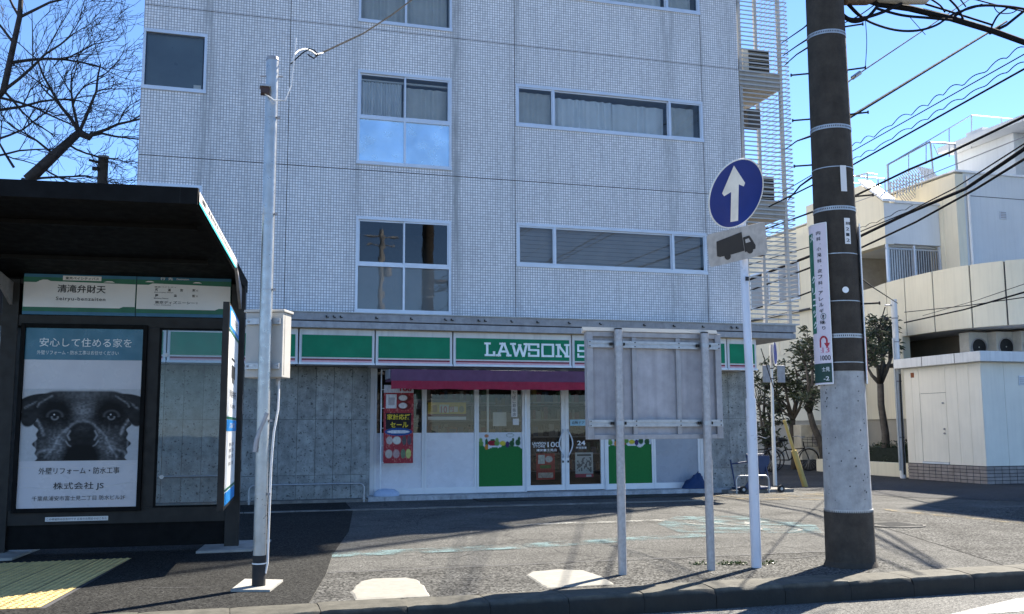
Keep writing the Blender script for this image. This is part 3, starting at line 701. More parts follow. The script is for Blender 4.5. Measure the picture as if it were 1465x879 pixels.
wallposter(f2, 3.68, 4.42, 1.52, 1.78, FY+.05, yellow_ad, 60, 30); bx('poster_base', 3.68, 4.42, FY+.045, FY+.055, 1.45, 1.51, M['sheetw'], f2)
tx = MB(); text(tx, '10', (3.93, FY+.046, 1.58), (1, 0, 0), (0, 0, 1), .12, .13, .02); text(tx, '円', (4.08, FY+.046, 1.6), (1, 0, 0), (0, 0, 1), .1, .1, .01); build('poster_lettering', tx, M['inkr'], f2)
bx('notice_strip', 5.3, 5.42, FY-.012, FY-.006, 1.5, 2.2, M['sheetw'], f3); tx = MB()
for k, ch in enumerate('酒類たばこ取扱店'): text(tx, ch, (5.325, FY-.014, 2.1-k*.083), (1, 0, 0), (0, 0, 1), .068, .066, .01)
build('notice_lettering', tx, M['ink'], f3)
bx('notice_card', 5.33, 5.45, FY-.012, FY-.006, 1.35, 1.47, M['sheetw'], f3); bx('mirror_frame', 5.05, 5.32, FY+.4, FY+.43, 1.33, 1.6, M['whited'], f3); bx('inner_post', 4.9, 4.935, FY+.3, FY+.34, .1, 2.6, M['white'], f3)
# doors
for s, (x0, x1) in enumerate(((5.60, 6.385), (6.39, 7.2))):
    m = MB(); y0, y1 = FY-.03, FY+.03
    m.box(x0, x0+.075, y0, y1, .2, 2.55); m.box(x1-.075, x1, y0, y1, .2, 2.55); m.box(x0, x1, y0-.002, y1+.002, .095, .2); m.box(x0, x1, y0-.002, y1+.002, 2.55, 2.62)
    d = build('shop_door', m, M['white'], bld, bevel=.004)
    build('pane', MB().poly([(x0+.075, FY, .2), (x1-.075, FY, .2), (x1-.075, FY, 2.55), (x0+.075, FY, 2.55)]), M['sglass'], d)
    hx = x1-.05 if s == 0 else x0+.05; sg = -1 if s == 0 else 1
    hp = [(hx-sg*.0, FY-.035, .72)]+[(hx+sg*(.0+.085*math.sin(math.pi*t/14)), FY-.07, .76+.46*t/14) for t in range(15)]+[(hx, FY-.035, 1.26)]
    tb('handle', hp, .013, M['alu'], d)
    bx('door_lock', hx-.015, hx+.015, FY-.04, FY-.03, .62, .66, M['dark'], d)
    tx = MB(); y = FY-.004
    if s == 0:
        text(tx, 'LAWSON', (5.72, y, .97), (1, 0, 0), (0, 0, 1), .28, .05, .02); text(tx, 'STORE', (5.74, y, .915), (1, 0, 0), (0, 0, 1), .24, .045, .015); text(tx, '100', (6.03, y, .92), (1, 0, 0), (0, 0, 1), .25, .1, .01); text(tx, '浦安富士見店', (5.80, y, .84), (1, 0, 0), (0, 0, 1), .42, .05, .015)
        def p1(U, V):
            c = np.ones(U.shape+(3,))*np.array([.45, .05, .04]); c = over(c, Bx(U, V, .1, .45, .6, .95), [.7, .68, .62]); c = over(c, E_(U, V, .68, .78, .2, .12, .3), [.75, .7, .65]); c = over(c, Bx(U, V, .2, .8, .42, .56), [.1, .2, .04]); c = over(c, Bx(U, V, .1, .9, .08, .26), [.62, .5, .42]); return c*(.75+.5*vnoise(U, V, 25, 4))[..., None]
        wallposter(d, 5.80, 6.18, .30, .80, FY+.004, p1)
    else:
        text(tx, '24', (6.64, y, .95), (1, 0, 0), (0, 0, 1), .17, .09, .02); text(tx, '時間営業', (6.62, y, .88), (1, 0, 0), (0, 0, 1), .22, .045, .01)
        def p2(U, V):
            c = np.ones(U.shape+(3,))*np.array([.62, .62, .6]); n = vnoise(U, V, 14, 8); c = over(c, (n > .5).astype(float)*Bx(U, V, .08, .92, .2, .8), [.2, .2, .2]); c = over(c, Bx(U, V, .1, .9, .86, .93), [.1, .1, .1]); c = over(c, Bx(U, V, .0, 1, 0, .14), [.5, .08, .12]); c = over(c, Bx(U, V, .6, .9, .02, .1), [.7, .7, .7]); return c
        wallposter(d, 6.60, 6.97, .33, .81, FY+.004, p2); bx('blue_notice', 6.50, 6.85, FY-.006, FY-.003, 1.33, 1.45, mat('pale_blue_sheet', (.3, .5, .6), .5), d)
        nt_ = MB(); text(nt_, '自動ドア', (6.54, FY-.008, 1.36), (1, 0, 0), (0, 0, 1), .26, .06, .01); build('notice_lettering', nt_, M['ink'], d)
    build('door_lettering', tx, M['inkw'], d)
bx('shopfront_jamb', 5.562, 5.598, FY-.045, FY+.06, .083, 2.62, M['alu'], bld); bx('shopfront_jamb', 7.202, 7.238, FY-.045, FY+.06, .083, 2.62, M['alu'], bld)
# inside the shop
inn = MB(); X0, X1, Y0, Y1 = 2.6, 9.4, FY+.07, 25.5
for q in ([(X0, Y1, .08), (X1, Y1, .08), (X1, Y1, 2.8), (X0, Y1, 2.8)], [(X0, Y0, .08), (X0, Y1, .08), (X0, Y1, 2.8), (X0, Y0, 2.8)], [(X1, Y0, .08), (X1, Y1, .08), (X1, Y1, 2.8), (X1, Y0, 2.8)],
          [(X0, Y0, .081), (X1, Y0, .081), (X1, Y1, .081), (X0, Y1, .081)], [(X0, Y0, 2.8), (X1, Y0, 2.8), (X1, Y1, 2.8), (X0, Y1, 2.8)]): inn.poly(q)
shop = build('shop_interior', inn, M['room'], bld)
for (a, b, y) in ((2.75, 3.0, 18.6), (2.7, 3.15, 19.0), (4.0, 4.35, 18.9), (4.9, 5.9, 19.6), (3.2, 4.6, 21.4), (6.1, 6.7, 19.8), (7.4, 8.6, 20.0), (6.0, 7.6, 22.2)): bx('ceiling_tube', a, b, y, y+.04, 2.62, 2.65, M['tube'], shop)
bx('ceiling_tube', 6.0, 6.04, 18.5, 20.0, 2.60, 2.63, M['tube'], shop)
pr_ = MB(); cols_ = []; rr = random.Random(9)
for (xa, xb, yy) in ((3.0, 5.0, 20.2), (5.2, 5.9, 21.4), (6.6, 9.2, 20.8), (3.0, 9.0, 23.5), (3.65, 4.5, 19.2)):
    for sh in range(5):
        z = .35+sh*.38; b = MB().box(xa, xb, yy, yy+.4, z-.03, z); pr_.f += [tuple(len(pr_.v)+k for k in q) for q in b.f]; pr_.v += b.v; cols_ += [(.2, .2, .2)]*6
        x = xa
        while x < xb-.12:
            ww = rr.uniform(.06, .14); hh = rr.uniform(.12, .28); b = MB().box(x, x+ww*.92, yy+.02, yy+.2, z, z+hh)
            pr_.f += [tuple(len(pr_.v)+k for k in q) for q in b.f]; pr_.v += b.v
            cc = rr.choice([(.13, .12, .1), (.11, .03, .03), (.04, .08, .05), (.12, .09, .03), (.03, .05, .09), (.16, .16, .16), (.07, .05, .04), (.03, .03, .03)]); cols_ += [cc]*6; x += ww
o = build('shelf_goods', pr_, M['prt'], shop, kind='stuff'); ca = o.data.color_attributes.new('print', 'FLOAT_COLOR', 'CORNER')
arr = np.ones((len(o.data.loops), 4), dtype=np.float32); k = 0
for f_, c_ in zip(pr_.f, cols_): arr[k:k+len(f_), :3] = c_; k += len(f_)
ca.data.foreach_set('color', arr.ravel())

# ------------------------------------------------------------------ louvre screen and service balconies on the right flank
ls = MB()
for (x, y) in ((10.45, 18.0), (11.42, 17.99), (11.5, 19.08), (10.5, 19.3)): ls.box(x-.035, x+.035, y-.035, y+.035, 3.31, 14.4)
ls.box(10.9, 10.93, 19.05, 19.08, 3.31, 14.4)
scr = build('louvre_screen', ls, M['slat'], bld)
sm = None; z = 3.42
while z < 14.3:
    if sm is None:
        b = MB(); b.box(10.385, 11.6, 17.90, 17.907, z, z+.027); b.box(11.597, 11.602, 17.908, 19.15, z, z+.018); s0 = build('slat', b, M['slat'], scr); sm = s0.data; z00 = z
    else:
        o = build('slat', None, None, scr, mesh=sm); o.location = (0, 0, z-z00)
    z += .0975
for zf in (5.72, 8.56, 11.4):
    bx('balcony_slab', 10.365, 11.38, 17.96, 19.5, zf, zf+.36, mat('balcony_concrete', (.36, .335, .29), .8, 0, .08, 4, streak=.3), bld)
    a = bx('air_conditioner', 10.62, 11.27, 18.15, 18.5, zf+.375, zf+.95, M['ac'], bld); 
    for k in range(9): bx('grille_bar', 10.76, 11.25, 18.13, 18.149, zf+.41+k*.058, zf+.447+k*.058, M['dark'], a)
for (xa, za) in ((10.95, 5.02), (10.5, 7.05), (10.95, 7.9), (10.5, 9.75)): bx('meter_box', xa, xa+.32, 18.6, 18.8, za, za+.42, mat('dark_meter_box', (.06, .055, .05), .6), bld)
bx('service_pipe', 10.75, 10.80, 18.8, 18.85, 3.32, 14.3, M['shutter'], bld); bx('meter_box', 10.45, 10.75, 18.7, 18.9, 6.9, 7.6, mat('brown_meter_box', (.2, .13, .08), .6), bld)
# ================================================================== BUS SHELTER (local frame: x along the panels, y towards the shop, origin at the right post)
sh = root('bus_shelter', (.09, 11.25, 0), 'black steel bus shelter with stop name board and dog advertisement', 'bus shelter'); sh.rotation_euler = (0, 0, R(-4)); ORG[sh.name] = Vector((0, 0, 0))
BK = M['black']
def post(x0, x1, y0, y1):
    return bx('post', x0, x1, y0, y1, .0, 2.90, M['darksteel'], sh, bevel=.006)
post(-.05, .10, -.02, .14); post(-2.40, -2.235, -.02, .14)
for x in (-2.6, -4.6):
    pass
def hexa(name, P, Q, m, parent, **k):
    mb = MB(); mb.v = list(P)+list(Q); n = len(P); mb.f = [tuple(range(n-1, -1, -1)), tuple(range(n, 2*n))]+[(i, (i+1) % n, n+(i+1) % n, n+i) for i in range(n)]
    return build(name, mb, m, parent, **k)
# roof: cantilevered, rising towards the road
rt_ = lambda y: 3.285-(y+2.9)/3.12*.315
rf = hexa('roof', [(-4.6, -2.9, 3.25), (-.16, -2.9, 3.25), (.10, .22, 2.935), (-4.6, .22, 2.935)], [(-4.6, -2.9, 3.285), (-.16, -2.9, 3.285), (.10, .22, 2.97), (-4.6, .22, 2.97)], BK, sh)
hexa('front_fascia', [(-4.6, -2.905, 3.15), (-.155, -2.905, 3.15), (-.152, -2.80, 3.14), (-4.6, -2.80, 3.14)], [(-4.6, -2.905, 3.29), (-.155, -2.905, 3.29), (-.152, -2.80, 3.28), (-4.6, -2.80, 3.28)], BK, rf)
hexa('side_fascia', [(-.21, -2.80, 3.14), (-.152, -2.80, 3.14), (.108, .225, 2.84), (.05, .225, 2.84)], [(-.21, -2.80, 3.282), (-.152, -2.80, 3.282), (.108, .225, 2.972), (.05, .225, 2.972)], BK, rf)
bx('rear_fascia', -4.6, .04, .16, .225, 2.86, 2.975, BK, rf)
hexa('fascia_seam', [(-.30, -2.905, 3.15), (-.292, -2.905, 3.15), (-.292, -2.89, 3.15), (-.30, -2.89, 3.15)], [(-.30, -2.905, 3.285), (-.292, -2.905, 3.285), (-.292, -2.89, 3.285), (-.30, -2.89, 3.285)], M['darksteel'], rf)
for k in range(2):
    y = -2.0+k*1.2; bx('purlin', -4.5, -.25, y, y+.05, rt_(y)-.08, rt_(y)-.04, BK, rf)
# side strip of the roof with the stop name
def roofside(t, z): # t 0..1 front to back
    return (-.152+.26*t+.006, -2.9+3.12*t, (3.15+(2.86-3.15)*t)+z*.125)
st = MB(); st.poly([roofside(.01, .06), roofside(.72, .06), roofside(.72, .94), roofside(.01, .94)]); build('side_strip', st, M['sheetw'], rf)
st = MB(); f = lambda t, z: tuple(Vector(roofside(t, z))+Vector((.002, 0, 0))); st.poly([f(.01, .06), f(.72, .06), f(.72, .26), f(.01, .26)]); build('teal_stripe', st, M['teal'], rf)
st = MB(); text(st, '清滝弁財天 Seiryu-benzaiten', (0, 0, 0), (1, 0, 0), (0, 0, 1), .42, .42, .01, fn=lambda a, b: tuple(Vector(roofside(.14+a, .42+b))+Vector((.003, 0, 0))))
build('strip_lettering', st, M['ink'], rf); st = MB(); st.poly([f(.05, .5), f(.10, .5), f(.10, .8), f(.05, .8)]); build('strip_symbol', st, M['ink'], rf)
# bracket under the roof
hexa('bracket', [(.03, -.95, 2.94), (.03, -.02, 2.86), (.03, -.02, 2.62)], [(.06, -.95, 2.94), (.06, -.02, 2.86), (.06, -.02, 2.62)], M['galv_d'], sh)
hexa('bracket', [(-2.33, -.95, 2.94), (-2.33, -.02, 2.86), (-2.33, -.02, 2.62)], [(-2.30, -.95, 2.94), (-2.30, -.02, 2.86), (-2.30, -.02, 2.62)], M['galv_d'], sh)
# frame beams
for (z0, z1) in ((2.99, 3.04), (2.40, 2.515), (.30, .455)): bx('beam', -2.234, -.051, .0, .08, z0-(.14 if z0 > 2.9 else 0), z1-(.14 if z0 > 2.9 else 0), M['darksteel'], sh)
bx('mullion', -.93, -.80, .0, .08, .456, 2.399, M['darksteel'], sh); bx('lower_panel', -2.234, -.051, .03, .05, .05, .299, BK, sh)
bx('back_board', -2.234, -.051, .085, .1, 2.38, 2.94, BK, sh)
# stop name board: two printed panels
def route_board(x0, x1, step_left):
    b = bx('name_board', x0, x1, -.02, .0, 2.52, 2.965, M['inkb'], sh); y = -.024
    m = MB(); m.poly([(x0, y, 2.555), (x1, y, 2.555), (x1, y, 2.925), (x0, y, 2.925)]); build('green_band', m, M['inkg'], b); y = -.027
    x0 += .004; x1 -= .004
    m = MB(); m.poly([(x0, y, 2.60), (x1-.16, y, 2.60), (x1-.12, y, 2.618), (x1, y, 2.618), (x1, y, 2.868), (x0+.16, y, 2.885), (x0+.12, y, 2.868), (x0, y, 2.868)]); build('white_field', m, M['sheetw'], b)
    return b
nb = route_board(-2.20, -1.062, 1); X = (1, 0, 0); Z = (0, 0, 1); y = -.031
m = MB(); text(m, '清滝弁財天', (-1.86, y, 2.76), X, Z, .49, .088, .014); build('stop_name', m, M['ink'], nb); m = MB(); text(m, 'Seiryu-benzaiten', (-1.87, y, 2.665), X, Z, .5, .05, .012, 1.15); build('romanised_name', m, M['ink'], nb)
m = MB(); m.poly([(-1.81, y+.002, 2.895), (-1.42, y+.002, 2.895), (-1.42, y+.002, 2.945), (-1.81, y+.002, 2.945)]); build('operator_plate', m, M['sheetw'], nb)
m = MB(); text(m, '東京ベイシティバス', (-1.785, y, 2.903), X, Z, .34, .032, .02); build('operator_name', m, M['ink'], nb)
m = MB()
for cx in (-1.98, -1.33): m.poly([(cx-.07, y, 2.882), (cx+.05, y, 2.882), (cx+.02, y, 2.896), (cx-.03, y, 2.896)])
build('bus_mark', m, M['sheetw'], nb)
nb = route_board(-1.055, -.06, 0); m = MB()
for ch, xx, zz in (('新', -.86, 2.80), ('浦', -.73, 2.80), ('安', -.60, 2.80), ('駅', -.47, 2.80), ('舞', -.86, 2.737), ('浜', -.665, 2.737), ('駅', -.47, 2.737)): text(m, ch, (xx, y, zz), X, Z, .032, .032, .02)
text(m, '行', (-.43, y, 2.805), X, Z, .02, .02, .01); text(m, '行', (-.43, y, 2.742), X, Z, .02, .02, .01)
text(m, '東京ディズニーシー', (-.86, y, 2.66), X, Z, .42, .034, .015); text(m, '行', (-.43, y, 2.665), X, Z, .02, .02, .01)
text(m, 'Shin-Urayasu Station', (-.87, y, 2.779), X, Z, .2, .014, .01); text(m, 'Maihama Station', (-.87, y, 2.715), X, Z, .15, .014, .01); text(m, 'Tokyo DisneySea', (-.87, y, 2.64), X, Z, .18, .014, .01)
text(m, '東京ベイシティ', (-.87, y, 2.84), X, Z, .23, .014, .01); build('route_lettering', m, M['ink'], nb)
m = MB(); text(m, '行  先', (-.81, y, 2.925), X, Z, .13, .03, .015); text(m, 'Destination', (-.64, y, 2.93), X, Z, .13, .018, .01)
for cx in (-.92, -.42): m.poly([(cx-.05, y, 2.898), (cx+.05, y, 2.898), (cx+.02, y, 2.91), (cx-.02, y, 2.91)])
build('board_heading', m, M['sheetw'], nb)
# advertisement
px0, px1, pz0, pz1 = -2.15, -.965, .475, 2.375
m = MB(); fw = .045
m.box(px0-fw, px0, -.05, -.001, pz0-fw, pz1+fw); m.box(px1, px1+fw, -.05, -.001, pz0-fw, pz1+fw); m.box(px0, px1, -.048, -.001, pz0-fw, pz0); m.box(px0, px1, -.048, -.001, pz1, pz1+fw)
af = build('poster_frame', m, BK, sh, bevel=.004)
bx('poster', px0, px1, -.02, -.002, pz0, pz1, mat('poster_paper', (.56, .55, .58), .3, 0, .05, 2), af); bx('poster_header', px0, px1, -.023, -.0201, 2.035, pz1, mat('teal_poster_header', (.015, .13, .20), .3, 0, .12, 3), af)
def stroke(U, V, pts, w):
    d = np.full(U.shape, 9.)
    for (x0, y0), (x1, y1) in zip(pts, pts[1:]):
        dx, dy = (x1-x0)*1.56, y1-y0; t = np.clip(((U-x0)*1.56*dx+(V-y0)*dy)/(dx*dx+dy*dy+1e-9), 0, 1); d = np.minimum(d, np.hypot((U-x0)*1.56-dx*t, V-y0-dy*t))
    return np.exp(-(d/w)**2)
def dog(U, V):
    n1 = vnoise(U, V, 26, 1); n2 = vnoise(U, V, 58, 2); n3 = vnoise(U*2.2, V*.7, 24, 6); ul = np.abs(U-.517)
    g = .02+.035*n1*n2
    g += .16*G(U, V, .517, .70, .10, .13)*(.5+n2)+.09*G(U, V, .517, .93, .20, .08)*(.4+n3)          # forehead blaze
    for s in (-1, 1):
        e = .517+s*.238; X_ = lambda x: .517+s*x
        g *= 1-.85*E_(U, V, X_(.225), .64, .135, .20, .6)                                              # dark eye patch
        g += .16*G(U, V, X_(.20), .22, .12, .22)*(.35+n3*n2*1.6)                                       # cheek
        g += .17*stroke(U, V, [(X_(.385), .56), (X_(.345), .46), (X_(.325), .36)], .022)*(.5+n2)
        g += .12*stroke(U, V, [(X_(.405), .70), (X_(.37), .80), (X_(.27), .90)], .014)*(.5+n2)
        g += .12*stroke(U, V, [(X_(.30), .05), (X_(.24), .18), (X_(.20), .33), (X_(.13), .45)], .016)*(.5+n3)
        g += .16*stroke(U, V, [(X_(.39), .02), (X_(.36), .12), (X_(.28), .16)], .018)*(.5+n3)
        g += .12*stroke(U, V, [(X_(.40), .36), (X_(.385), .22), (X_(.40), .12)], .014)
        g += .06*np.exp(-((np.hypot((U-e)/.062, (V-.62)/.075)-1)/.2)**2)*(V > .6)
        ey = E_(U, V, e, .615, .036, .045, .25); g = g*(1-ey)+.012*ey
        ir = np.exp(-((np.hypot((U-e)/.026, (V-.605)/.034)-1)/.3)**2)*(V < .615); g += .2*ir
        sp = E_(U, V, e-.006, .64, .007, .011, .5); g = g*(1-sp)+.62*sp
    g += .20*stroke(U, V, [(.38, .40), (.42, .49), (.47, .54), (.517, .55), (.565, .54), (.615, .49), (.655, .40)], .020)*(.5+n2)
    nose = np.clip(E_(U, V, .517, .35, .13, .18, .35)+E_(U, V, .517, .12, .15, .2, .6), 0, 1); g = g*(1-nose)+(.012+.05*G(U, V, .517, .44, .06, .05)*n2+.012*n1)*nose
    for s in (-1, 1):
        X_ = lambda x: .517+s*x
        g += .24*stroke(U, V, [(X_(.105), .41), (X_(.125), .35), (X_(.105), .29)], .013); g += .22*stroke(U, V, [(X_(.135), .27), (X_(.115), .22), (X_(.095), .20)], .010)
    g *= 1-.8*E_(U, V, .517, .02, .16, .20, .4); g = np.clip(g, .008, 1)
    w_ = .395-.014*np.sin(V*21)-.012*np.sin(V*47)
    head = np.clip((w_-ul)/.012, 0, 1)*np.clip((.985-V-3.2*np.clip(ul-.22, 0, 1)**2)/.03, 0, 1)
    ear = np.clip(E_(U, V, .135, .80, .185, .125, .12, .35)+E_(U, V, .07, .64, .075, .17, .15, -.1)+E_(U, V, .905, .80, .185, .125, .12, -.35)+E_(U, V, .965, .64, .075, .17, .15, .1), 0, 1)
    ge = .012+.02*n1+.14*stroke(U, V, [(.03, .74), (.10, .80), (.15, .82)], .018)*n2*1.6+.14*stroke(U, V, [(.98, .72), (.93, .78), (.89, .80)], .018)*n2*1.6
    out = .50*(1-ear)+ge*ear; out = out*(1-head)+g*head; out = np.clip(out, 0, 1); return np.stack([out*.97, out, out*1.04], -1)
sheet('dog_print', (px0, -.0225, .965), X, Z, px1-px0, .76, 200, 128, dog, M['prtg'], af)
for (ya, yb, yc_) in ((.70, .665, .74), (.90, .885, .93)): tb('poster_crease', [(px0+.02, -.0215, ya), (px0+.3, -.0215, yb+.01), (px0+.7, -.0215, yb), (px1-.02, -.0215, yc_)], .0022, M['sheetw'], af, 5)
m = MB(); y = -.026; text(m, '安心して住める家を', (-2.01, y, 2.175), X, Z, .93, .095, .004)
text(m, '外壁リフォーム・防水工事はお任せください', (-2.03, y+.0, 2.09), X, Z, .82, .045, 0)
build('poster_headline', m, M['inkw'], af)
m = MB(); text(m, '外壁リフォーム・防水工事', (-1.95, y, .825), X, Z, .8, .07, .004); text(m, '株式会社 JS', (-1.80, y, .655), X, Z, .5, .085, .006); text(m, '千葉県浦安市富士見二丁目 防水ビル2F', (-2.0, y, .55), X, Z, .92, .05, .0); build('poster_text', m, M['ink'], af)
# glass with clips
gf = MB(); gf.box(-.80, -.775, -.004, .03, .456, 2.399); gf.box(-.13, -.105, -.004, .03, .456, 2.399); gf.box(-.775, -.13, -.004, .03, .456, .475); gf.box(-.775, -.13, -.004, .03, 2.38, 2.399)
gw = build('glass_frame', gf, BK, sh); build('pane', MB().poly([(-.775, .012, .475), (-.13, .012, .475), (-.13, .012, 2.38), (-.775, .012, 2.38)]), M['shglass'], gw)
for z in (.78, 2.1): build('glass_clip', MB().disc((-.72, .0, z), (0, -1, 0), 0, .022, .012, 14), M['galv'], gw)
bx('name_plate', -1.865, -1.245, -.006, -.001, .335, .38, M['sheetw'], sh); m = MB(); text(m, 'この停留所は広告付です 広告のお問合せはこちら', (-1.85, -.009, .345), X, Z, .59, .025, .0); build('plate_lettering', m, M['ink'], sh)
# side information panel, lit from the right
ip = bx('information_panel', -.02, .04, -1.62, -.08, .53, 2.50, M['darksteel'], sh, bevel=.004)
def side(name, y0, y1, z0, z1, m, off=.043): 
    return build(name, MB().poly([(off, y0, z0), (off, y1, z0), (off, y1, z1), (off, y0, z1)]), m, ip)
side('white_field', -1.58, -.12, .57, 2.47, M['inkw']); side('blue_header', -1.58, -.12, 2.26, 2.47, M['bluebright'], .046); side('header_plate', -1.45, -.25, 2.295, 2.44, M['inkw'], .048)
side('green_line', -1.58, -.12, 2.225, 2.25, M['inkg'], .046); side('green_line', -1.58, -.12, 1.385, 1.41, M['inkg'], .046); side('blue_band', -1.58, -.12, 1.27, 1.38, M['bluebright'], .046); side('blue_band', -1.58, -.12, .57, .69, M['bluebright'], .046); side('green_line', -1.58, -.12, .70, .725, M['inkg'], .046)
m = MB(); m.poly([(.047, -1.15, 1.98), (.047, -.65, 1.98), (.047, -.65, 2.0), (.047, -1.15, 2.0)]); m.poly([(.047, -1.1, 1.80), (.047, -.6, 1.80), (.047, -.6, 1.93), (.047, -1.1, 1.93)]); m.poly([(.047, -1.0, 1.75), (.047, -.9, 1.75), (.047, -.9, 1.8), (.047, -1.0, 1.8)]); m.poly([(.047, -.8, 1.75), (.047, -.7, 1.75), (.047, -.7, 1.8), (.047, -.8, 1.8)])
YX = (0, 1, 0); build('bus_symbol', m, M['ink'], ip); m = MB()
text(m, '清滝弁財天', (.048, -1.3, 2.33), YX, Z, 1.0, .08, .01); build('header_lettering', m, M['ink'], ip); m = MB(); text(m, '清滝弁財天', (.047, -1.3, 1.6), YX, Z, 1.0, .08, .005); text(m, '平日 土曜 休日', (.047, -1.2, 1.5), YX, Z, .8, .04, .005)
for zz in (1.12, 1.06, 1.0, .93): text(m, '浦安駅入口 方面', (.047, -1.3+zz*.1, zz), YX, Z, .7, .035, .005)
build('panel_lettering', m, M['ink'], ip)
m = MB(); text(m, 'バスのりば', (.047, -1.2, 1.295), YX, Z, .8, .06, .01); build('band_lettering', m, M['inkw'], ip)
for z in (1.45, .95, .6): bx('reflector', .098, .102, .0, .03, z, z+.22, M['galv'], sh)
for q in ([(-.24, 10.87), (.32, 10.88), (.56, 11.75), (-.12, 11.8)], [(-2.45, 10.85), (-1.98, 10.9), (-1.87, 11.8), (-2.4, 11.95)]):
    a, b = (Vector((p[0], p[1], 0)) for p in q[:2]); mw = sh.matrix_basis
    import_m = (Matrix.Translation((.09, 11.25, 0)) @ Matrix.Rotation(R(-4), 4, 'Z')).inverted()
    hexa('footing', [tuple(import_m @ Vector((x, y, .006))) for x, y in q], [tuple(import_m @ Vector((x, y, .03))) for x, y in q], M['pad'], sh)
hexa_post = [(-4.55, -.02), (-4.4, .14)]
bx('post', -4.55, -4.4, -.02, .14, 0, 2.93, M['darksteel'], sh, bevel=.006); bx('beam', -4.4, -2.401, 0, .08, 2.40, 2.515, M['darksteel'], sh)
build('pane', MB().poly([(-4.4, .03, .45), (-2.401, .03, .45), (-2.401, .03, 2.4), (-4.4, .03, 2.4)]), M['shglass'], sh)

# ================================================================== SLIM STEEL POLE WITH CONTROL BOX
lp = root('steel_pole', (.31, 8.4, 0), 'slim galvanised steel pole with black base band and grey control box', 'pole')
def at_top(z, dx=0, dy=0): return (.31+dx, 8.4+dy, z)
tb('shaft', [at_top(.02), at_top(4.47)], .052, mat('bright_galvanised', (.40, .41, .41), .34, .55, .14, 10), lp, 24); tb('cap', [at_top(4.47), at_top(4.50)], [.056, .05], M['galv_d'], lp, 24)
tb('base_band', [at_top(.016), at_top(.265)], .0545, M['dark'], lp, 24); tb('tie', [at_top(.195), at_top(.205)], .057, M['white'], lp, 24)
hexa('foot_plate', [(.09, 8.26, .005), (.39, 8.16, .005), (.52, 8.67, .005), (.21, 8.82, .005)], [(.09, 8.26, .022), (.39, 8.16, .022), (.52, 8.67, .022), (.21, 8.82, .022)], M['pad'], lp)
for z in (3.95, 3.1, 2.45, 1.35, .75): tb('strap', [at_top(z), at_top(z+.012)], .0545, M['galv'], lp, 20); bx('strap_bolt', .36, .385, 8.36, 8.38, z-.004, z+.016, M['galv_d'], lp)
BR = Matrix.Translation((.345, 8.60, 0)) @ Matrix.Rotation(R(-24), 4, 'Z'); gb = mat('grey_beige_box', (.46, .44, .40), .5, 0, .06, 5)
cb = build('control_box', MB().box(-.165, .165, -.10, .10, 1.72, 2.275, BR), gb, lp, bevel=.006)
build('box_roof', MB().box(-.18, .18, -.115, .115, 2.276, 2.297, BR), gb, cb, bevel=.004); build('lid_seam', MB().box(.1655, .1665, -.06, -.055, 1.74, 2.26, BR), M['joint'], cb)
for z in (2.17, 1.79):
    build('bracket', MB().box(-.15, .15, -.135, -.101, z, z+.05, BR), M['galv'], cb)
    for x in (-.13, .13): q = BR @ Vector((x, -.136, z+.025)); tb('bolt', [q, q+Vector((0, -.012, 0))], .009, M['galv_d'], cb, 8)
tb('conduit', [(.44, 8.6, 1.72), (.44, 8.55, 1.6), (.435, 8.5, 1.45), (.40, 8.42, 1.25), (.385, 8.39, 1.0), (.378, 8.385, .5), (.375, 8.385, .2), (.36, 8.38, .12)], .009, M['whited'], lp, 8)
tb('conduit_sleeve', [(.25, 8.37, 1.1), (.262, 8.365, 1.2), (.34, 8.36, 1.42)], .02, M['galv_d'], lp, 10); tb('cable_gland', [(.435, 8.6, 1.66), (.435, 8.6, 1.72)], .02, M['galv_d'], cb, 10)
sb = bx('sensor_box', .215, .285, 8.27, 8.35, 4.13, 4.185, mat('rusty_dark_box', (.05, .025, .02), .6), lp); bx('sensor_hood', .205, .30, 8.255, 8.36, 4.186, 4.2, M['galv'], sb)
tb('arm', [(.21, 8.4, 4.32), (.40, 8.4, 4.335)], .007, M['galv_d'], lp, 6)
tb('drop_wire', [(.25, 8.3, 4.13), (.33, 8.30, 4.08), (.42, 8.33, 4.10), (.47, 8.36, 4.25), (.49, 8.38, 4.5), (.505, 8.4, 4.7)], .006, M['whited'], lp, 6)
c0 = atY(420, 88, 8.4); knot = [atY(x, y, 8.4+.1*k) for k, (x, y) in enumerate(((419, 88), (421, 78), (428, 72), (437, 70), (445, 73), (452, 78), (462, 76)))]
tb('wire_loop', knot, .007, M['whited'], lp, 6); tb('wire_loop', [atY(x, y, 8.45) for x, y in ((416, 92), (424, 84), (433, 76), (443, 70), (450, 72), (455, 79), (449, 84), (440, 78))], .006, M['cableb'], lp, 6)

def wire(pts, r, label, m='cableb', sag=0., name='overhead_cable', wob=0., n=24, group=None):
    """pts: list of (px, py, Y) points on the photograph placed at depth Y"""
    P = [atY(*p) for p in pts]
    if len(P) == 2:
        a, b = P; P = [a.lerp(b, t/n)+Vector((0, 0, -sag*4*(t/n)*(1-t/n))) for t in range(n+1)]
    if wob:
        Q = []; L = (P[-1]-P[0]).length; K = int(L/.05)
        for i in range(K+1):
            t = i/K; q = P[0].lerp(P[-1], t)+Vector((0, 0, -sag*4*t*(1-t))); ph = t*L*2*math.pi/.42
            Q.append(q+Vector((0, .0, .75*wob*abs(math.sin(ph*.5+1.2*mn.noise((t*L*.8, 0, 0))))*(1+.6*mn.noise((t*L*1.3, 4, 0)))+wob*.2*math.sin(ph*.37))))
        P = Q
    o = build(name, MB().tube(P, r, 6 if not wob else 4), M[m], None, smooth=True); return setp(o, label, 'cable', group)
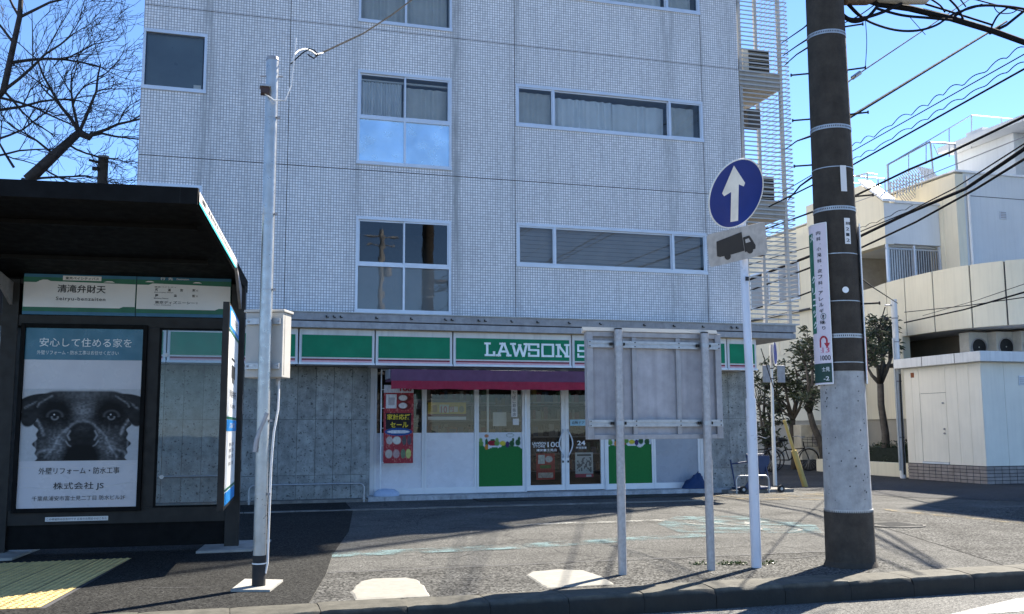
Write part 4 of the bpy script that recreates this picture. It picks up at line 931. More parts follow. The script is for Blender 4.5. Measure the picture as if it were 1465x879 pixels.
wire([(452, 80, 8.9), (520, 48, 10), (560, 22, 10.6), (592, -2, 11), (640, -60, 12)], .0085, 'black service wire rising from the slim steel pole across the upper left windows')

# ================================================================== SIGN BOARD SEEN FROM BEHIND
sbd = root('notice_board', (3.78, 8.2, 0), 'grey metal notice board seen from the back on two steel posts', 'notice board')
gd = M['galv_d']; bb = M['boardback']
for x, zt in ((3.40, 2.165), (4.262, 2.15)):
    tb('post', [(x, 8.15, -.02), (x, 8.15, zt)], .038, mat('mottled_steel_post', (.40, .385, .385), .5, .35, .16, 30), sbd, 20)
    tb('post_cap', [(x, 8.15, zt), (x, 8.15, zt+.012)], .036, M['dark'], sbd, 16)
bx('panel', 3.16, 4.42, 8.245, 8.26, 1.21, 2.12, bb, sbd)
fr = MB(); fr.box(3.115, 3.175, 8.205, 8.27, 1.18, 2.15); fr.box(4.40, 4.46, 8.205, 8.27, 1.18, 2.15); fr.box(3.175, 4.40, 8.207, 8.27, 1.18, 1.222); fr.box(3.175, 4.40, 8.207, 8.27, 2.105, 2.15)
build('frame', fr, M['galv_d'], sbd, bevel=.003)
for x in (3.56, 4.00): bx('rib', x, x+.045, 8.215, 8.244, 1.223, 2.104, M['galv_d'], sbd)
for z in (1.292, 2.005):
    a = MB(); a.box(3.125, 4.45, 8.19, 8.206, z, z+.024); a.box(3.125, 4.45, 8.19, 8.206, z+.038, z+.062); a.box(3.125, 4.45, 8.198, 8.206, z+.024, z+.038)
    rl_ = build('rail', a, M['galv'], sbd)
    for x in (3.40, 4.262):
        tb('clamp', [(x, 8.15, z+.012), (x, 8.15, z+.05)], .0415, M['galv'], rl_, 18)
        for dx in (-.06, .06): bx('clamp_bolt', x+dx-.012, x+dx+.012, 8.165, 8.189, z+.018, z+.044, M['darksteel'], rl_)
    for x in (3.14, 3.58, 4.02, 4.43):
        for dz in (.012, .05): tb('rivet', [(x, 8.186, z+dz), (x, 8.191, z+dz)], .006, M['dark'], rl_, 6)
hexa('cover', [(3.08, 8.19, 2.155), (4.42, 8.19, 2.155), (4.48, 8.30, 2.14), (3.10, 8.30, 2.14)], [(3.06, 8.17, 2.185), (4.40, 8.17, 2.185), (4.46, 8.30, 2.17), (3.10, 8.30, 2.17)], M['white'], sbd)

# ================================================================== ONE WAY SIGN
ow = root('traffic_sign', (4.735, 8.17, 0), 'round blue sign with white upward arrow above a small truck plate on a white pole', 'traffic sign')
tb('lower_pole', [(4.735, 8.17, -.02), (4.735, 8.17, 1.55)], .047, mat('pale_blue_white_pole', (.60, .63, .70), .35, .1, .06, 4), ow, 20); tb('upper_pole', [(4.735, 8.17, 1.55), (4.735, 8.22, 3.2), (4.735, 8.24, 3.55)], .038, mat('pale_blue_white_pole', (.6, .63, .7)), ow, 20)
def rotm(a, b, c): return Matrix.Rotation(a, 3, 'Z') @ Matrix.Rotation(b, 3, 'X') @ Matrix.Rotation(c, 3, 'Y')
DM = rotm(.315, .469, 0); DC = Vector((4.607, 8.08, 3.485)); DC = Vector((0, 0, CAM_H))+(DC-Vector((0, 0, CAM_H)))*.985; DN = DM @ Vector((0, -1, 0))
dd = build('sign_disc', MB().disc(DC-DN*.004, DN, 0, .334, .004, 56), M['blue'], ow); build('disc_rim', MB().disc(DC-DN*.006, DN, .326, .338, .009, 56), M['arrow'], dd); build('disc_back', MB().disc(DC-DN*.012, DN, 0, .33, .007, 40), M['galv_d'], dd)
def onplane(px, py, c, n, off):
    v = _ray(px, py); o = Vector((0, 0, CAM_H)); t = ((c+n*off-o).dot(n))/v.dot(n); return tuple(o+v*t)
def glyph(pts, c, n, off): return [onplane(x, y, c, n, off) for x, y in pts]
m = MB().poly(glyph([(1045, 318), (1046, 275), (1036, 281), (1033, 277), (1050, 237), (1066, 262), (1064, 267), (1057, 264), (1056, 316)], DC, DN, .0035)); build('arrow', m, M['arrow'], dd)
PM = rotm(.1278, .267, -.266); PC = Vector((4.613, 8.1, 3.0)); PC = Vector((0, 0, CAM_H))+(PC-Vector((0, 0, CAM_H)))*.99; PN = PM @ Vector((0, -1, 0)); ux, uz = PM @ Vector((1, 0, 0)), PM @ Vector((0, 0, 1))
W2, H2 = .33, .156; cr = []
for cx, cz, a0 in ((W2-.04, H2-.04, 0), (-W2+.04, H2-.04, 90), (-W2+.04, -H2+.04, 180), (W2-.04, -H2+.04, 270)):
    for k in range(5): t = R(a0+k*22.5); cr.append(PC+ux*(cx+.04*math.cos(t))+uz*(cz+.04*math.sin(t)))
pl = build('truck_plate', MB().poly([tuple(p) for p in cr], tuple(-PN*.004)), mat('dirty_plate_white', (.42, .40, .38), .5, 0, .15, 14, streak=.4), ow)
m = MB(); m.poly(glyph([(1025, 346), (1061, 332), (1065, 359), (1048, 364), (1030, 368), (1026, 367)], PC, PN, .003)); m.poly(glyph([(1063, 340), (1072, 337), (1077, 344), (1081, 351), (1081, 356), (1066, 361)], PC, PN, .003))
for cx, cy in ((1041, 367), (1073, 358)): m.poly(glyph([(cx+4.6*math.cos(t*.4), cy+5*math.sin(t*.4)) for t in range(16)], PC, PN, .0035))
build('truck_symbol', m, M['ink'], pl); build('cab_window', MB().poly(glyph([(1066, 343), (1071, 341), (1074, 346), (1067, 348)], PC, PN, .0045)), mat('dirty_plate_white', (.42, .4, .38)), pl)
bx('bracket', 4.66, 4.80, 8.12, 8.22, 3.02, 3.05, M['galv'], ow); bx('bracket', 4.66, 4.80, 8.12, 8.22, 3.42, 3.45, M['galv'], ow); bx('pole_sticker', 4.70, 4.735, 8.126, 8.131, 2.66, 2.70, M['ink'], ow)

# ================================================================== UTILITY POLE
UX, UY = 5.62, 8.0
up = root('utility_pole', (UX, UY, 0), 'large concrete utility pole with dark coated upper half and wrapped advertising plates', 'utility pole')
rad = lambda z: .2165-.0073*z
def ring(z0, z1, dr, name, m, parent=up, seg=40): return build(name, MB().tube([(UX, UY, z0), (UX, UY, z1)], [rad(z0)+dr, rad(z1)+dr], seg), m, parent, smooth=True)
ring(-.02, .50, .008, 'base_sleeve', M['poleD']); ring(.0, 1.80, 0, 'lower_shaft', M['poleL']); ring(1.80, 9.4, .004, 'upper_shaft', M['poleD'])
sk = MB().tube([(UX, UY, -.005), (UX, UY, .02), (UX, UY, .05)], [.25, .238, .226], 28); build('mortar_collar', sk, M['poleD'], up, smooth=True)
pits = MB(); rr = random.Random(4); va = math.atan2(-UY, -UX)
def cyl(th, z, r): a = va+th; return (UX+r*math.cos(a), UY+r*math.sin(a), z)   # th 0 faces the camera, + is its right
for k in range(46):
    th = rr.choice((-.85, .75, rr.uniform(-1.2, 1.2)))+rr.gauss(0, .06); z = rr.uniform(.6, 1.75); s = rr.uniform(.004, .009); r = rad(z)+.001
    pits.poly([cyl(th+q*s/r, z+p*s, r) for q, p in ((-1, 0), (-.3, -1.2), (.8, -.7), (1, .6), (0, 1.1))])
build('pit', pits, M['joint'], up, kind='stuff')
for py in (45, 180, 297, 480, 734):
    z = atY(1200, py, 7.82).z; b = ring(z-.02, z+.02, .007, 'perforated_band', M['galv']); hl = MB()
    for k in range(40):
        th = -1.75+k*.09; r = rad(z)+.0085; hl.poly([cyl(th-.018, z-.008, r), cyl(th+.018, z-.008, r), cyl(th+.018, z+.008, r), cyl(th-.018, z+.008, r)])
    build('band_hole', hl, M['dark'], b)
for py in (238, 430, 362, 518): z = atY(1200, py, 7.82).z; ring(z-.004, z+.004, .007, 'wire_tie', M['galv'])
for (px, py, side_) in ((1148, 99, -1), (1152, 165, -1), (1150, 231, -1), (1215, 47, 1), (1217, 108, 1), (1224, 171, 1), (1238, 438, 1), (1220, 286, 1)):
    z = atY(px, py, 8.0).z; th = side_*1.5; a = cyl(th, z, rad(z)-.02); b = cyl(th, z, rad(z)+.16); o = tb('step_bolt', [a, b], .009, M['darksteel'], up, 8); tb('bolt_head', [b, cyl(th, z, rad(z)+.175)], .017, M['darksteel'], o, 8)
def plate(name, th0, th1, z0, z1, dr, m, parent, seg=14):
    mb = MB()
    for i in range(seg+1):
        th = th0+(th1-th0)*i/seg
        for z in (z0, z1): mb.v.append(cyl(th, z, dr))
        if i: mb.f.append((2*i-2, 2*i, 2*i+1, 2*i-1))
    return build(name, mb, m, parent, smooth='all')
z = lambda py: atY(1180, py, 7.85).z
RP = .246
ap = plate('advertising_plate', -1.95, -.33, z(549), z(318), RP, M['sheetpink'], up, 24)
for zz in (z(318), z(549)): tb('plate_rim', [cyl(-1.95+1.62*k/16, zz, RP) for k in range(17)], .005, M['white'], ap, 6)
tb('plate_rim', [cyl(-.33, z(549), RP), cyl(-.33, z(318), RP)], .005, M['white'], ap, 6)
plate('green_field', -1.94, -1.0, z(475), z(330), RP+.0015, M['inkg'], ap, 14); plate('green_foot', -1.94, -.36, z(547), z(519), RP+.0015, mat('deep_green_ink', (.01, .05, .035), .5), ap, 14)
def ctext(mb, s, th, zc, w, h, bold=0.): text(mb, s, None or (0, 0, 0), (1, 0, 0), (0, 0, 1), w, h, bold, fn=lambda a, b: cyl(th+a/RP, zc+b, RP+.003))
m = MB(); s = '内科・小児科・皮フ科・アレルギー科'; py = 328
for ch in s:
    if ch == '・': py += 3.4; v = cyl(-.62, z(py-1), RP+.003); ctext(m, '・', -.63, z(py)+.004, .008, .008); py += 2.4; continue
    if ch == 'ー': ctext(m, 'I', -.62, z(py+7), .006, .036, .01); py += 8; continue
    ctext(m, ch, -.79, z(py+6), .052, .036, .014); py += 8.6
ctext(m, 'P', -.66, z(454)-.002, .022, .034, .03); ctext(m, 'あ', -.69, z(463), .038, .034, .012); ctext(m, 'り', -.68, z(471), .034, .034, .012)
ctext(m, '1000', -.84, z(515)-.0, .112, .048, .01); build('vertical_lettering', m, M['ink'], ap)
rg = MB()
for k in range(24):
    a0, a1 = k*math.pi/12, (k+1)*math.pi/12; q = lambda a, r: cyl(-.615+r*math.cos(a)/RP, z(452)+.003+r*math.sin(a), RP+.003); rg.poly([q(a0, .026), q(a1, .026), q(a1, .031), q(a0, .031)])
build('parking_mark', rg, M['inkg'], ap)
m = MB(); zc = z(487)-.02
pth = [(-.045, -.04), (-.045, .035), (-.02, .06), (.01, .06), (.03, .035), (.03, -.01)]
for (a, b), (c, d) in zip(pth, pth[1:]):
    L = math.hypot(c-a, d-b); nx, nz = -(d-b)/L*.009, (c-a)/L*.009; m.poly([cyl(-.63+(u)/RP, zc+v_, RP+.003) for u, v_ in ((a-nx, b-nz), (c-nx, d-nz), (c+nx, d+nz), (a+nx, b+nz))])
m.poly([cyl(-.63+u/RP, zc+v_, RP+.003) for u, v_ in ((.03, -.05), (.06, .0), (0., .0))]); build('turn_arrow', m, M['inkr'], ap)
m = MB(); ctext(m, '13', -.72, z(504)-.0, .075, .05, .01); ctext(m, ':', -.8, z(504), .008, .03, .01); build('number_lettering', m, M['inkp'], ap)
m = MB(); ctext(m, '大', -1.22, z(342), .08, .07, .02)
for k, ch in enumerate('クリニック'): ctext(m, ch, -1.22, z(402+k*16.5), .08, .07, .02)
build('green_lettering', m, M['inkw'], ap); m = MB(); ctext(m, '士見', -.78, z(531), .085, .042, .012); ctext(m, '-2', -.72, z(544), .06, .038, .012); build('foot_lettering', m, M['inkw'], ap)
rp = plate('advertising_plate', 1.30, 2.9, z(549), z(318), .228, M['white'], up, 20); tb('plate_rim', [cyl(1.30, z(549), .228), cyl(1.30, z(318), .228)], .007, M['white'], rp, 6)
plate('edge_print', 1.34, 1.6, z(540), z(480), .2295, M['inkp'], rp, 4)
for (th, y0, y1, w_, t_) in ((.35, 274, 237, .2, 0), (.42, 349, 312, .2, 1)):
    p_ = plate('number_plate', th, th+.30, z(y0)-.0, z(y1), rad(3.3)+.012, M['sheetw'], up, 4)
    if t_:
        m = MB()
        for k, ch in enumerate(('東電', '2', '1', '2')): text(m, ch, (0, 0, 0), (1, 0, 0), (0, 0, 1), .035 if k else .05, .03, .01, fn=lambda a, b, k=k: cyl(th+.06+a/.2, z(322+k*8)+b, rad(3.3)+.014))
        build('plate_lettering', m, M['ink'], p_)
zz = atY(1216, 415, 7.8).z; plate('round_sticker', .40, .40, 0, 0, .2, M['inkw'], up, 1) if False else build('round_sticker', MB().poly([cyl(.33+.03*math.cos(t*.4)/.2, zz+.03*math.sin(t*.4), rad(zz)+.01) for t in range(16)]), M['inkw'], up)
# cable gear at the top of the picture
clo = root('cable_closure', tuple(atY(1290, -4, 8.0)), 'pale grey splice closure hanging on the thick cable right of the utility pole', 'cable closure')
tb('body', [atY(1252, -10, 8.0), atY(1258, -8, 8.0), atY(1300, -6, 8.0), atY(1322, -5, 8.0), atY(1330, -6, 8)], [.05, .085, .09, .085, .04], mat('beige_grey_closure', (.36, .34, .30), .5), clo, 20)
cl2 = root('cable_closure', tuple(atY(1225, -2, 8.0)), 'rusty brown cable junction box hanging beside the utility pole', 'cable closure')
tb('body', [atY(1204, -2, 8.0), atY(1208, -3, 8.0), atY(1240, -3, 8.0), atY(1252, -4, 8)], [.04, .075, .075, .04], mat('rusty_brown_box', (.10, .065, .04), .7, 0, .3, 20), cl2, 16)

# ================================================================== PROMOTIONAL BANNER
nb_ = root('banner_stand', (2.85, 17.84, .06), 'red sale banner on a white pole standing left of the shop windows', 'banner')
bs = MB(); k0 = 0
for (r, zz) in ((.25, .062), (.262, .10), (.25, .15), (.17, .20), (.05, .215)): 
    for a in range(28): t = 2*math.pi*a/28; bs.v.append((2.86+r*(.9*math.cos(t)), 17.82+r*.62*math.sin(t), zz))
for k in range(4):
    for a in range(28): b = (a+1) % 28; bs.f.append((k*28+a, k*28+b, (k+1)*28+b, (k+1)*28+a))
bs.f.append(tuple(range(4*28, 5*28))); build('base', bs, mat('water_weight_plastic', (.42, .52, .68), .3, 0, .08, 5), nb_, smooth='all')
tb('pole', [(2.745, 17.82, .2), (2.745, 17.82, 2.38)], .012, M['white'], nb_, 8); tb('pole_collar', [(2.745, 17.82, .45), (2.745, 17.82, .56)], .02, M['white'], nb_, 8); tb('arm', [(2.745, 17.82, 2.36), (3.36, 17.82, 2.37)], .008, M['white'], nb_, 6)
def flag(U, V):
    c = np.ones(U.shape+(3,))*np.array([.34, .035, .045]); n = vnoise(U, V, 40, 5); c = over(c, (n > .75).astype(float)*.5, [.6, .25, .2])
    c = over(c, Bx(U, V, 0, 1, .90, 1), [.66, .64, .66]); c = over(c, Bx(U, V, .08, .42, .70, .88), [.68, .66, .66]); c = over(c, Bx(U, V, .15, .36, .74, .84)*.7, [.35, .3, .32])
    for y in (.83, .73): c = over(c, E_(U, V, .68, y, .23, .052, .1), [.16, .02, .02]); c = over(c, E_(U, V, .64, y+.005, .14, .036, .2), [.68, .62, .6])
    c = over(c, Bx(U, V, .08, .92, .43, .64), [.02, .015, .02]); c = over(c, E_(U, V, .5, .40, .46, .05, .1), [.02, .08, .25]); c = over(c, E_(U, V, .5, .40, .38, .022, .1), [.66, .66, .68])
    for (x, y, w1, h1, col) in ((.2, .29, .11, .05, [.5, .42, .38]), (.45, .29, .14, .05, [.62, .6, .52]), (.7, .29, .07, .06, [.1, .09, .09]), (.87, .29, .07, .06, [.12, .08, .1]), (.18, .12, .12, .055, [.5, .42, .36]), (.43, .12, .11, .055, [.45, .3, .28]), (.66, .12, .08, .06, [.15, .2, .12]), (.84, .12, .09, .06, [.5, .5, .15])):
        c = over(c, E_(U, V, x, y, w1, h1, .2), col)
    return c*(.85+.3*vnoise(U, V, 34, 9))[..., None]
fl = sheet('flag', (2.79, 17.805, .665), X, Z, .55, 1.42, 66, 150, flag, M['prt'], nb_)
me = fl.data
for v in me.vertices: v.co.y += .012*math.sin(v.co.z*5+v.co.x*7)
m = MB(); text(m, '家計応援', (2.85, 17.787, 1.45), X, Z, .43, .105, .02); text(m, 'セール', (2.91, 17.785, 1.31), X, Z, .33, .10, .02); build('flag_lettering', m, M['inky'], nb_)
m = MB(); text(m, '100', (3.08, 17.785, 1.97), X, Z, .22, .09, .02); build('price_lettering', m, M['inkr'], nb_)
for zz in (2.0, 1.66, 1.3, .98, .68): tb('loop', [(2.75, 17.81, zz), (2.80, 17.805, zz)], .006, M['white'], nb_, 6)
# ================================================================== LOW RAILS
def rail(x0, x1, y, zt, label, r=.02, n=(1,)):
    g = root('bicycle_rail', ((x0+x1)/2, y, 0), label, 'rail'); rc = .09; P = [(x0, y, 0), (x0, y, zt-rc)]
    for k in range(1, 6): t = R(18*k); P.append((x0+rc-rc*math.cos(t), y, zt-rc+rc*math.sin(t)))
    for k in range(0, 6): t = R(18*k); P.append((x1-rc+rc*math.sin(t), y, zt-rc+rc*math.cos(t)))
    P.append((x1, y, 0)); tb('hoop', P, r, M['galv'], g, 10)
    for x in (x0, x1): tb('flange', [(x, y, .05), (x, y, .062)], r*2.2, M['galv'], g, 10)
    return g
rail(.45, 2.42, 17.58, .33, 'low galvanised hoop rail before the pitted concrete wall left of the banner', .017); rail(-1.9, .2, 17.75, .50, 'taller hoop rail behind the shelter glass along the concrete wall', .015)
rail(9.62, 10.33, 17.25, .34, 'short bent rail in front of the concrete wall right of the shop', .016)
# folding trolley
ct = root('hand_trolley', (9.95, 17.45, 0), 'blue folded hand trolley leaning by the right concrete wall', 'trolley')
for (a, b) in (((9.66, 17.35, .08), (9.70, 17.6, .64)), ((10.42, 17.35, .10), (10.44, 17.6, .74)), ((9.70, 17.6, .56), (10.1, 17.6, .60)), ((10.08, 17.45, .1), (10.06, 17.6, .74)), ((10.06, 17.6, .74), (10.44, 17.6, .74)), ((10.06, 17.6, .60), (10.44, 17.6, .60))): tb('frame_tube', [a, b], .016, M['cartblue'], ct, 8)
hexa('platform', [(9.72, 17.3, .07), (10.4, 17.3, .07), (10.4, 17.62, .07), (9.72, 17.62, .07)], [(9.72, 17.3, .11), (10.4, 17.3, .11), (10.4, 17.62, .11), (9.72, 17.62, .11)], M['cartblue'], ct)
hexa('gusset', [(9.83, 17.32, .11), (10.2, 17.32, .11), (10.03, 17.34, .34)], [(9.83, 17.345, .11), (10.2, 17.345, .11), (10.03, 17.365, .34)], M['cartblue'], ct)
hexa('side_cloth', [(10.34, 17.5, .25), (10.52, 17.5, .6), (10.52, 17.5, .72), (10.2, 17.5, .72)], [(10.34, 17.52, .25), (10.52, 17.52, .6), (10.52, 17.52, .72), (10.2, 17.52, .72)], M['cartblue'], ct)
for x in (9.78, 10.62): wv = tb('wheel', [(x, 17.26, .075), (x, 17.30, .075)], .072, M['dark'], ct, 20); tb('hub', [(x, 17.25, .075), (x, 17.305, .075)], .03, M['galv'], wv, 12)
# blue cloth heap by the door step
bc = MB(); rr = random.Random(2); N1, N2 = 22, 9; hx_, hy_ = 9.02, 17.86
for j in range(N2+1):
    for i in range(N1):
        t = 2*math.pi*i/N1; p_ = j/N2; r = (.25*(1-p_**1.4)+.012)*(1+.22*mn.noise((math.cos(t)*2, math.sin(t)*2, p_*3))); bc.v.append((hx_+r*math.cos(t)+.10*p_, hy_+.55*r*math.sin(t), .083+.30*p_**.8*(1+.25*mn.noise((t, p_*4, 1)))))
for j in range(N2):
    for i in range(N1): b = (i+1) % N1; bc.f.append((j*N1+i, j*N1+b, (j+1)*N1+b, (j+1)*N1+i))
setp(build('cloth_heap', bc, M['bluecloth'], None, smooth='all'), 'crumpled dark blue cloth heap on the step at the right end of the shop front', 'cloth')
# ================================================================== BEIGE BUILDING ACROSS THE SIDE STREET
bb_ = root('beige_building', (19, 24, 0), 'cream and grey rendered building with curved parapet and roof terrace across the side street', 'building')
CRM, GRY = M['cream'], M['grey']
ctrl = [(19.0, 60), (18.75, 40), (18.6, 30), (18.53, 25.3), (18.19, 23.62), (18.08, 22.26), (18.13, 20.91), (18.45, 19.98), (18.96, 19.3), (20.2, 18.35), (23, 17.6), (30, 17.2)]
def cat(P, n=6):
    o = []
    for i in range(len(P)-1):
        a, b, c, d = (Vector(P[max(min(j, len(P)-1), 0)]) for j in (i-1, i, i+1, i+2))
        for k in range(n):
            t = k/n; o.append(.5*((2*b)+(c-a)*t+(2*a-5*b+4*c-d)*t*t+(3*b-a-3*c+d)*t**3))
    o.append(Vector(P[-1])); return o
plan = cat(ctrl); joints = [0, 12, 18, 24, 28, 33, 39, 45, 51, 57, len(plan)-1]
def wallrun(name, P, z0, z1, th, m, parent, **k):
    mb = MB(); n = len(P)
    for i, p in enumerate(P):
        t = (P[min(i+1, n-1)]-P[max(i-1, 0)]).normalized(); q = Vector((-t.y, t.x))*th   # inner side
        for (x, y, z) in ((p.x, p.y, z0), (p.x, p.y, z1), (p.x+q.x, p.y+q.y, z1), (p.x+q.x, p.y+q.y, z0)): mb.v.append((x, y, z))
        if i:
            a = 4*i
            for j in range(4): l = (j+1) % 4; mb.f.append((a-4+j, a+j, a+l, a-4+l))
    mb.f += [(0, 1, 2, 3), (4*n-1, 4*n-2, 4*n-3, 4*n-4)]; return build(name, mb, m, parent, smooth=True, **k)
def inset(P, g=.02):
    P = [p.copy() for p in P]; P[0] = P[0].lerp(P[1], min(g/(P[1]-P[0]).length, .4)); P[-1] = P[-1].lerp(P[-2], min(g/(P[-1]-P[-2]).length, .4)); return P
for a, b in zip(joints, joints[1:]): wallrun('wall_panel', inset(plan[a:b+1]), 3.78, 5.4, .22, CRM, bb_)
off = [p+Vector((.03, .03)) for p in plan]; wallrun('panel_joint', off, 3.79, 5.38, .15, M['joint'], bb_)
far = plan[:28]; wallrun('lower_wall', far, 1.5, 3.79, .22, CRM, bb_); wallrun('plinth_wall', [p+Vector((.04, .0)) for p in far], 0, 1.5, .22, mat('taupe_plinth', (.36, .33, .27), .85, 0, .07, 1.2), bb_)
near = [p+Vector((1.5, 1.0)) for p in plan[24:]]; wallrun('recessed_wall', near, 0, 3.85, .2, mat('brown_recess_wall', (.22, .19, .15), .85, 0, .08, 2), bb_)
sof = MB(); q = plan[22:]; sof.poly([(p.x+.1, p.y+.1, 3.80) for p in q]+[(30, 30, 3.80), (19, 30, 3.80)]); build('soffit', sof, GRY, bb_)
tr = MB(); tr.poly([(p.x+.15, p.y+.05, 5.2) for p in plan[6:]]+[(30, 30, 5.2), (19, 34, 5.2)]); build('terrace_floor', tr, GRY, bb_)
for i, (px_, w0) in enumerate(((1403, 0), (1442, 1), (1478, 2))):
    p = atY(px_, 493, 20.9-.3*i); a = bx('air_conditioner', p.x-.36, p.x+.36, p.y, p.y+.35, 2.98, 3.72, M['ac'], bb_); c = (p.x-.06, p.y-.004, 3.33)
    build('fan_guard', MB().disc(c, (0, -1, 0), .22, .25, .02, 28), M['galv_d'], a); build('fan', MB().disc(c, (0, -1, 0), .02, .215, .004, 28), M['dark'], a)
bx('shelf_slab', 17.2, 30, 20.5, 23, 2.90, 2.97, M['joint'], bb_)
# balcony volume
lf = MB(); prof = [(23.5, 7.75), (24.5, 8.5), (27.4, 8.5), (27.4, 5.1), (26.6, 5.1), (26.6, 6.45), (23.5, 6.52)]
lf.poly([(18.17, y, z) for y, z in prof], (.28, 0, 0)); build('balcony_side', lf, CRM, bb_)
bx('balcony_front', 18.451, 20.07, 23.5, 23.7, 6.55, 7.745, GRY, bb_); bx('balcony_front', 18.172, 18.45, 23.497, 23.5, 6.53, 7.74, GRY, bb_); bx('balcony_floor', 18.46, 20.6, 23.71, 27.4, 6.5, 6.7, GRY, bb_)
cp = MB(); cp.poly([(18.1, 23.44, 7.77), (18.1, 24.5, 8.57), (18.1, 24.5, 8.66), (18.1, 23.44, 7.86)], (.42, 0, 0)); build('sloped_coping', cp, M['white'], bb_); bx('coping', 18.521, 20.1, 23.44, 23.75, 7.75, 7.82, M['whited'], bb_)
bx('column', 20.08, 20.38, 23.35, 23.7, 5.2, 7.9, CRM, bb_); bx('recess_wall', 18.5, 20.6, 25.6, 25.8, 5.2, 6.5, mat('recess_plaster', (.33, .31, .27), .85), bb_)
rg = root_rail = bx('railing', 18.2, 20.07, 23.52, 23.56, 6.38, 6.43, M['galv'], bb_); bx('top_rail', 18.2, 20.07, 23.52, 23.56, 5.42, 5.46, M['galv'], rg)
for x in (18.2, 19.12, 20.0): bx('rail_post', x, x+.06, 23.5, 23.57, 5.2, 6.52, M['alu'], rg)
for k in range(21):
    x = 18.3+k*.083
    if abs(x-19.14) < .05: continue
    bx('baluster', x, x+.03, 23.525, 23.555, 5.461, 6.379, M['galv'], rg)
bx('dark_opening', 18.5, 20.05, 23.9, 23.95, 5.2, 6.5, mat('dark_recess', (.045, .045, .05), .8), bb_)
# main block
bx('main_block', 20.39, 34, 22.8, 40, 5.15, 8.6, GRY, bb_); mbk = MB(); mbk.poly([(20.10, 22.79, 5.15), (20.10, 40, 5.15), (20.10, 40, 8.56), (20.10, 22.79, 8.56)], (.285, 0, 0)); build('block_side', mbk, CRM, bb_)
bx('coping', 20.05, 34, 22.72, 23.0, 8.605, 8.66, M['white'], bb_); bx('coping', 20.02, 20.42, 23.01, 34, 8.605, 8.64, M['whited'], bb_)
bx('groove', 20.4, 34, 22.795, 22.81, 7.92, 7.94, M['joint'], bb_); bx('core_wall', 19.8, 30, 22.0, 27, 0, 5.1, mat('taupe_plinth', (.36, .33, .27)), bb_); bx('shade_wing', 23.45, 38, 17.9, 22.71, 5.2, 14.6, GRY, bb_)  # the tall wing is unseen, added to shade the side street ground
bx('rear_wing', 18.62, 26, 27.5, 60, 3.8, 7.75, CRM, bb_); 
for (y, z) in ((28.6, 5.6), (30.5, 5.6), (33.5, 5.6)): f = bx('window_frame', 18.58, 18.619, y, y+1.3, z, z+1.3, M['alu'], bb_); bx('pane', 18.57, 18.579, y+.06, y+1.24, z+.06, z+1.24, M['film'], f)
bx('ledge', 18.45, 18.619, 27.5, 45, 5.15, 5.2, M['joint'], bb_)
# penthouse and roof railings
bx('penthouse', 22.9, 30, 23.4, 25.9, 8.6, 10.19, GRY, bb_); ps = bx('roof_slab', 22.3, 31, 21.9, 26.0, 10.20, 10.40, GRY, bb_, bevel=.02); bx('penthouse_post', 23.6, 23.68, 23.3, 23.38, 8.66, 10.19, M['galv'], bb_)
bx('roof_box', 22.5, 23.1, 24.2, 24.9, 10.41, 10.58, GRY, bb_); build('round_light', MB().disc((22.9, 22.8, 10.195), (0, 0, -1), 0, .14, .03, 20), M['whited'], bb_)
def bar(name, a, b, r, m, parent): return tb(name, [a, b], r, m, parent, 6)
gt = bar('terrace_gate', atY(1331, 204, 24), atY(1366, 206, 24), .03, M['galv'], bb_)
bar('gate_post', atY(1331, 204, 24), atY(1336, 258, 24), .03, M['galv'], gt); bar('gate_post', atY(1366, 206, 24), atY(1369, 246, 24), .04, M['galv'], gt); bar('gate_post', atY(1270, 236, 24), atY(1272, 290, 24), .035, M['galv'], gt); bar('gate_rail', atY(1270, 236, 24), atY(1331, 203, 24), .03, M['galv'], gt)
bar('gate_brace', atY(1335, 207, 24), atY(1342, 222, 24), .015, M['galv'], gt)
ms = MB()
for k in range(26):
    t = k/25; a = Vector(atY(1274+56*t, 268-18*t*1.0-8, 24.1)); b = Vector(atY(1274+56*t, 287-24*t, 24.1)); 
    if k % 2 == 0: ms.tube([a, b], .018, 4)
build('mesh_bars', ms, M['slat'], gt, kind='stuff'); ms = MB()
for k in range(24):
    u = k/23; a = Vector(atY(1272+60*u, 262-25*min(u*1.6, 1)+12*max(0, u-.6), 24.5)); b = a+Vector((.55, 0, -.62)); ms.tube([a, b], .016, 4)
build('mesh_screen', ms, M['slat'], gt, kind='stuff')
for (a, b) in (((1268, 237), (1390, 165)), ((1390, 165), (1465, 172)), ((1270, 290), (1271, 237))): bar('handrail', atY(*a, 25), atY(*b, 25), .018, M['galv'], bb_)
for (x, y0, y1) in ((1390, 165, 212), (1358, 184, 225), (1325, 203, 235), (1433, 169, 176), (1300, 219, 250)): bar('handrail_post', atY(x, y0, 25), atY(x, y1, 25), .018, M['galv'], bb_)
for (a, b) in (((1218, 252), (1266, 256)), ((1218, 262), (1260, 266)), ((1221, 253), (1241, 248)), ((1241, 248), (1255, 250)), ((1241, 248), (1241, 262)), ((1266, 255), (1267, 288)), ((1256, 257), (1258, 280))): bar('terrace_rail', atY(*a, 25.4), atY(*b, 25.4), .022, M['galv'], bb_)
st_ = mat('drip_stain', (.30, .29, .25), .9, 0, .2, 3); rv = random.Random(5)
tb('downpipe', [(20.5, 22.74, 5.3), (20.5, 22.74, 8.5)], .045, M['whited'], bb_, 8); tb('downpipe', [(18.30, 25.2, .1), (18.30, 25.2, 5.3)], .04, M['whited'], bb_, 8)
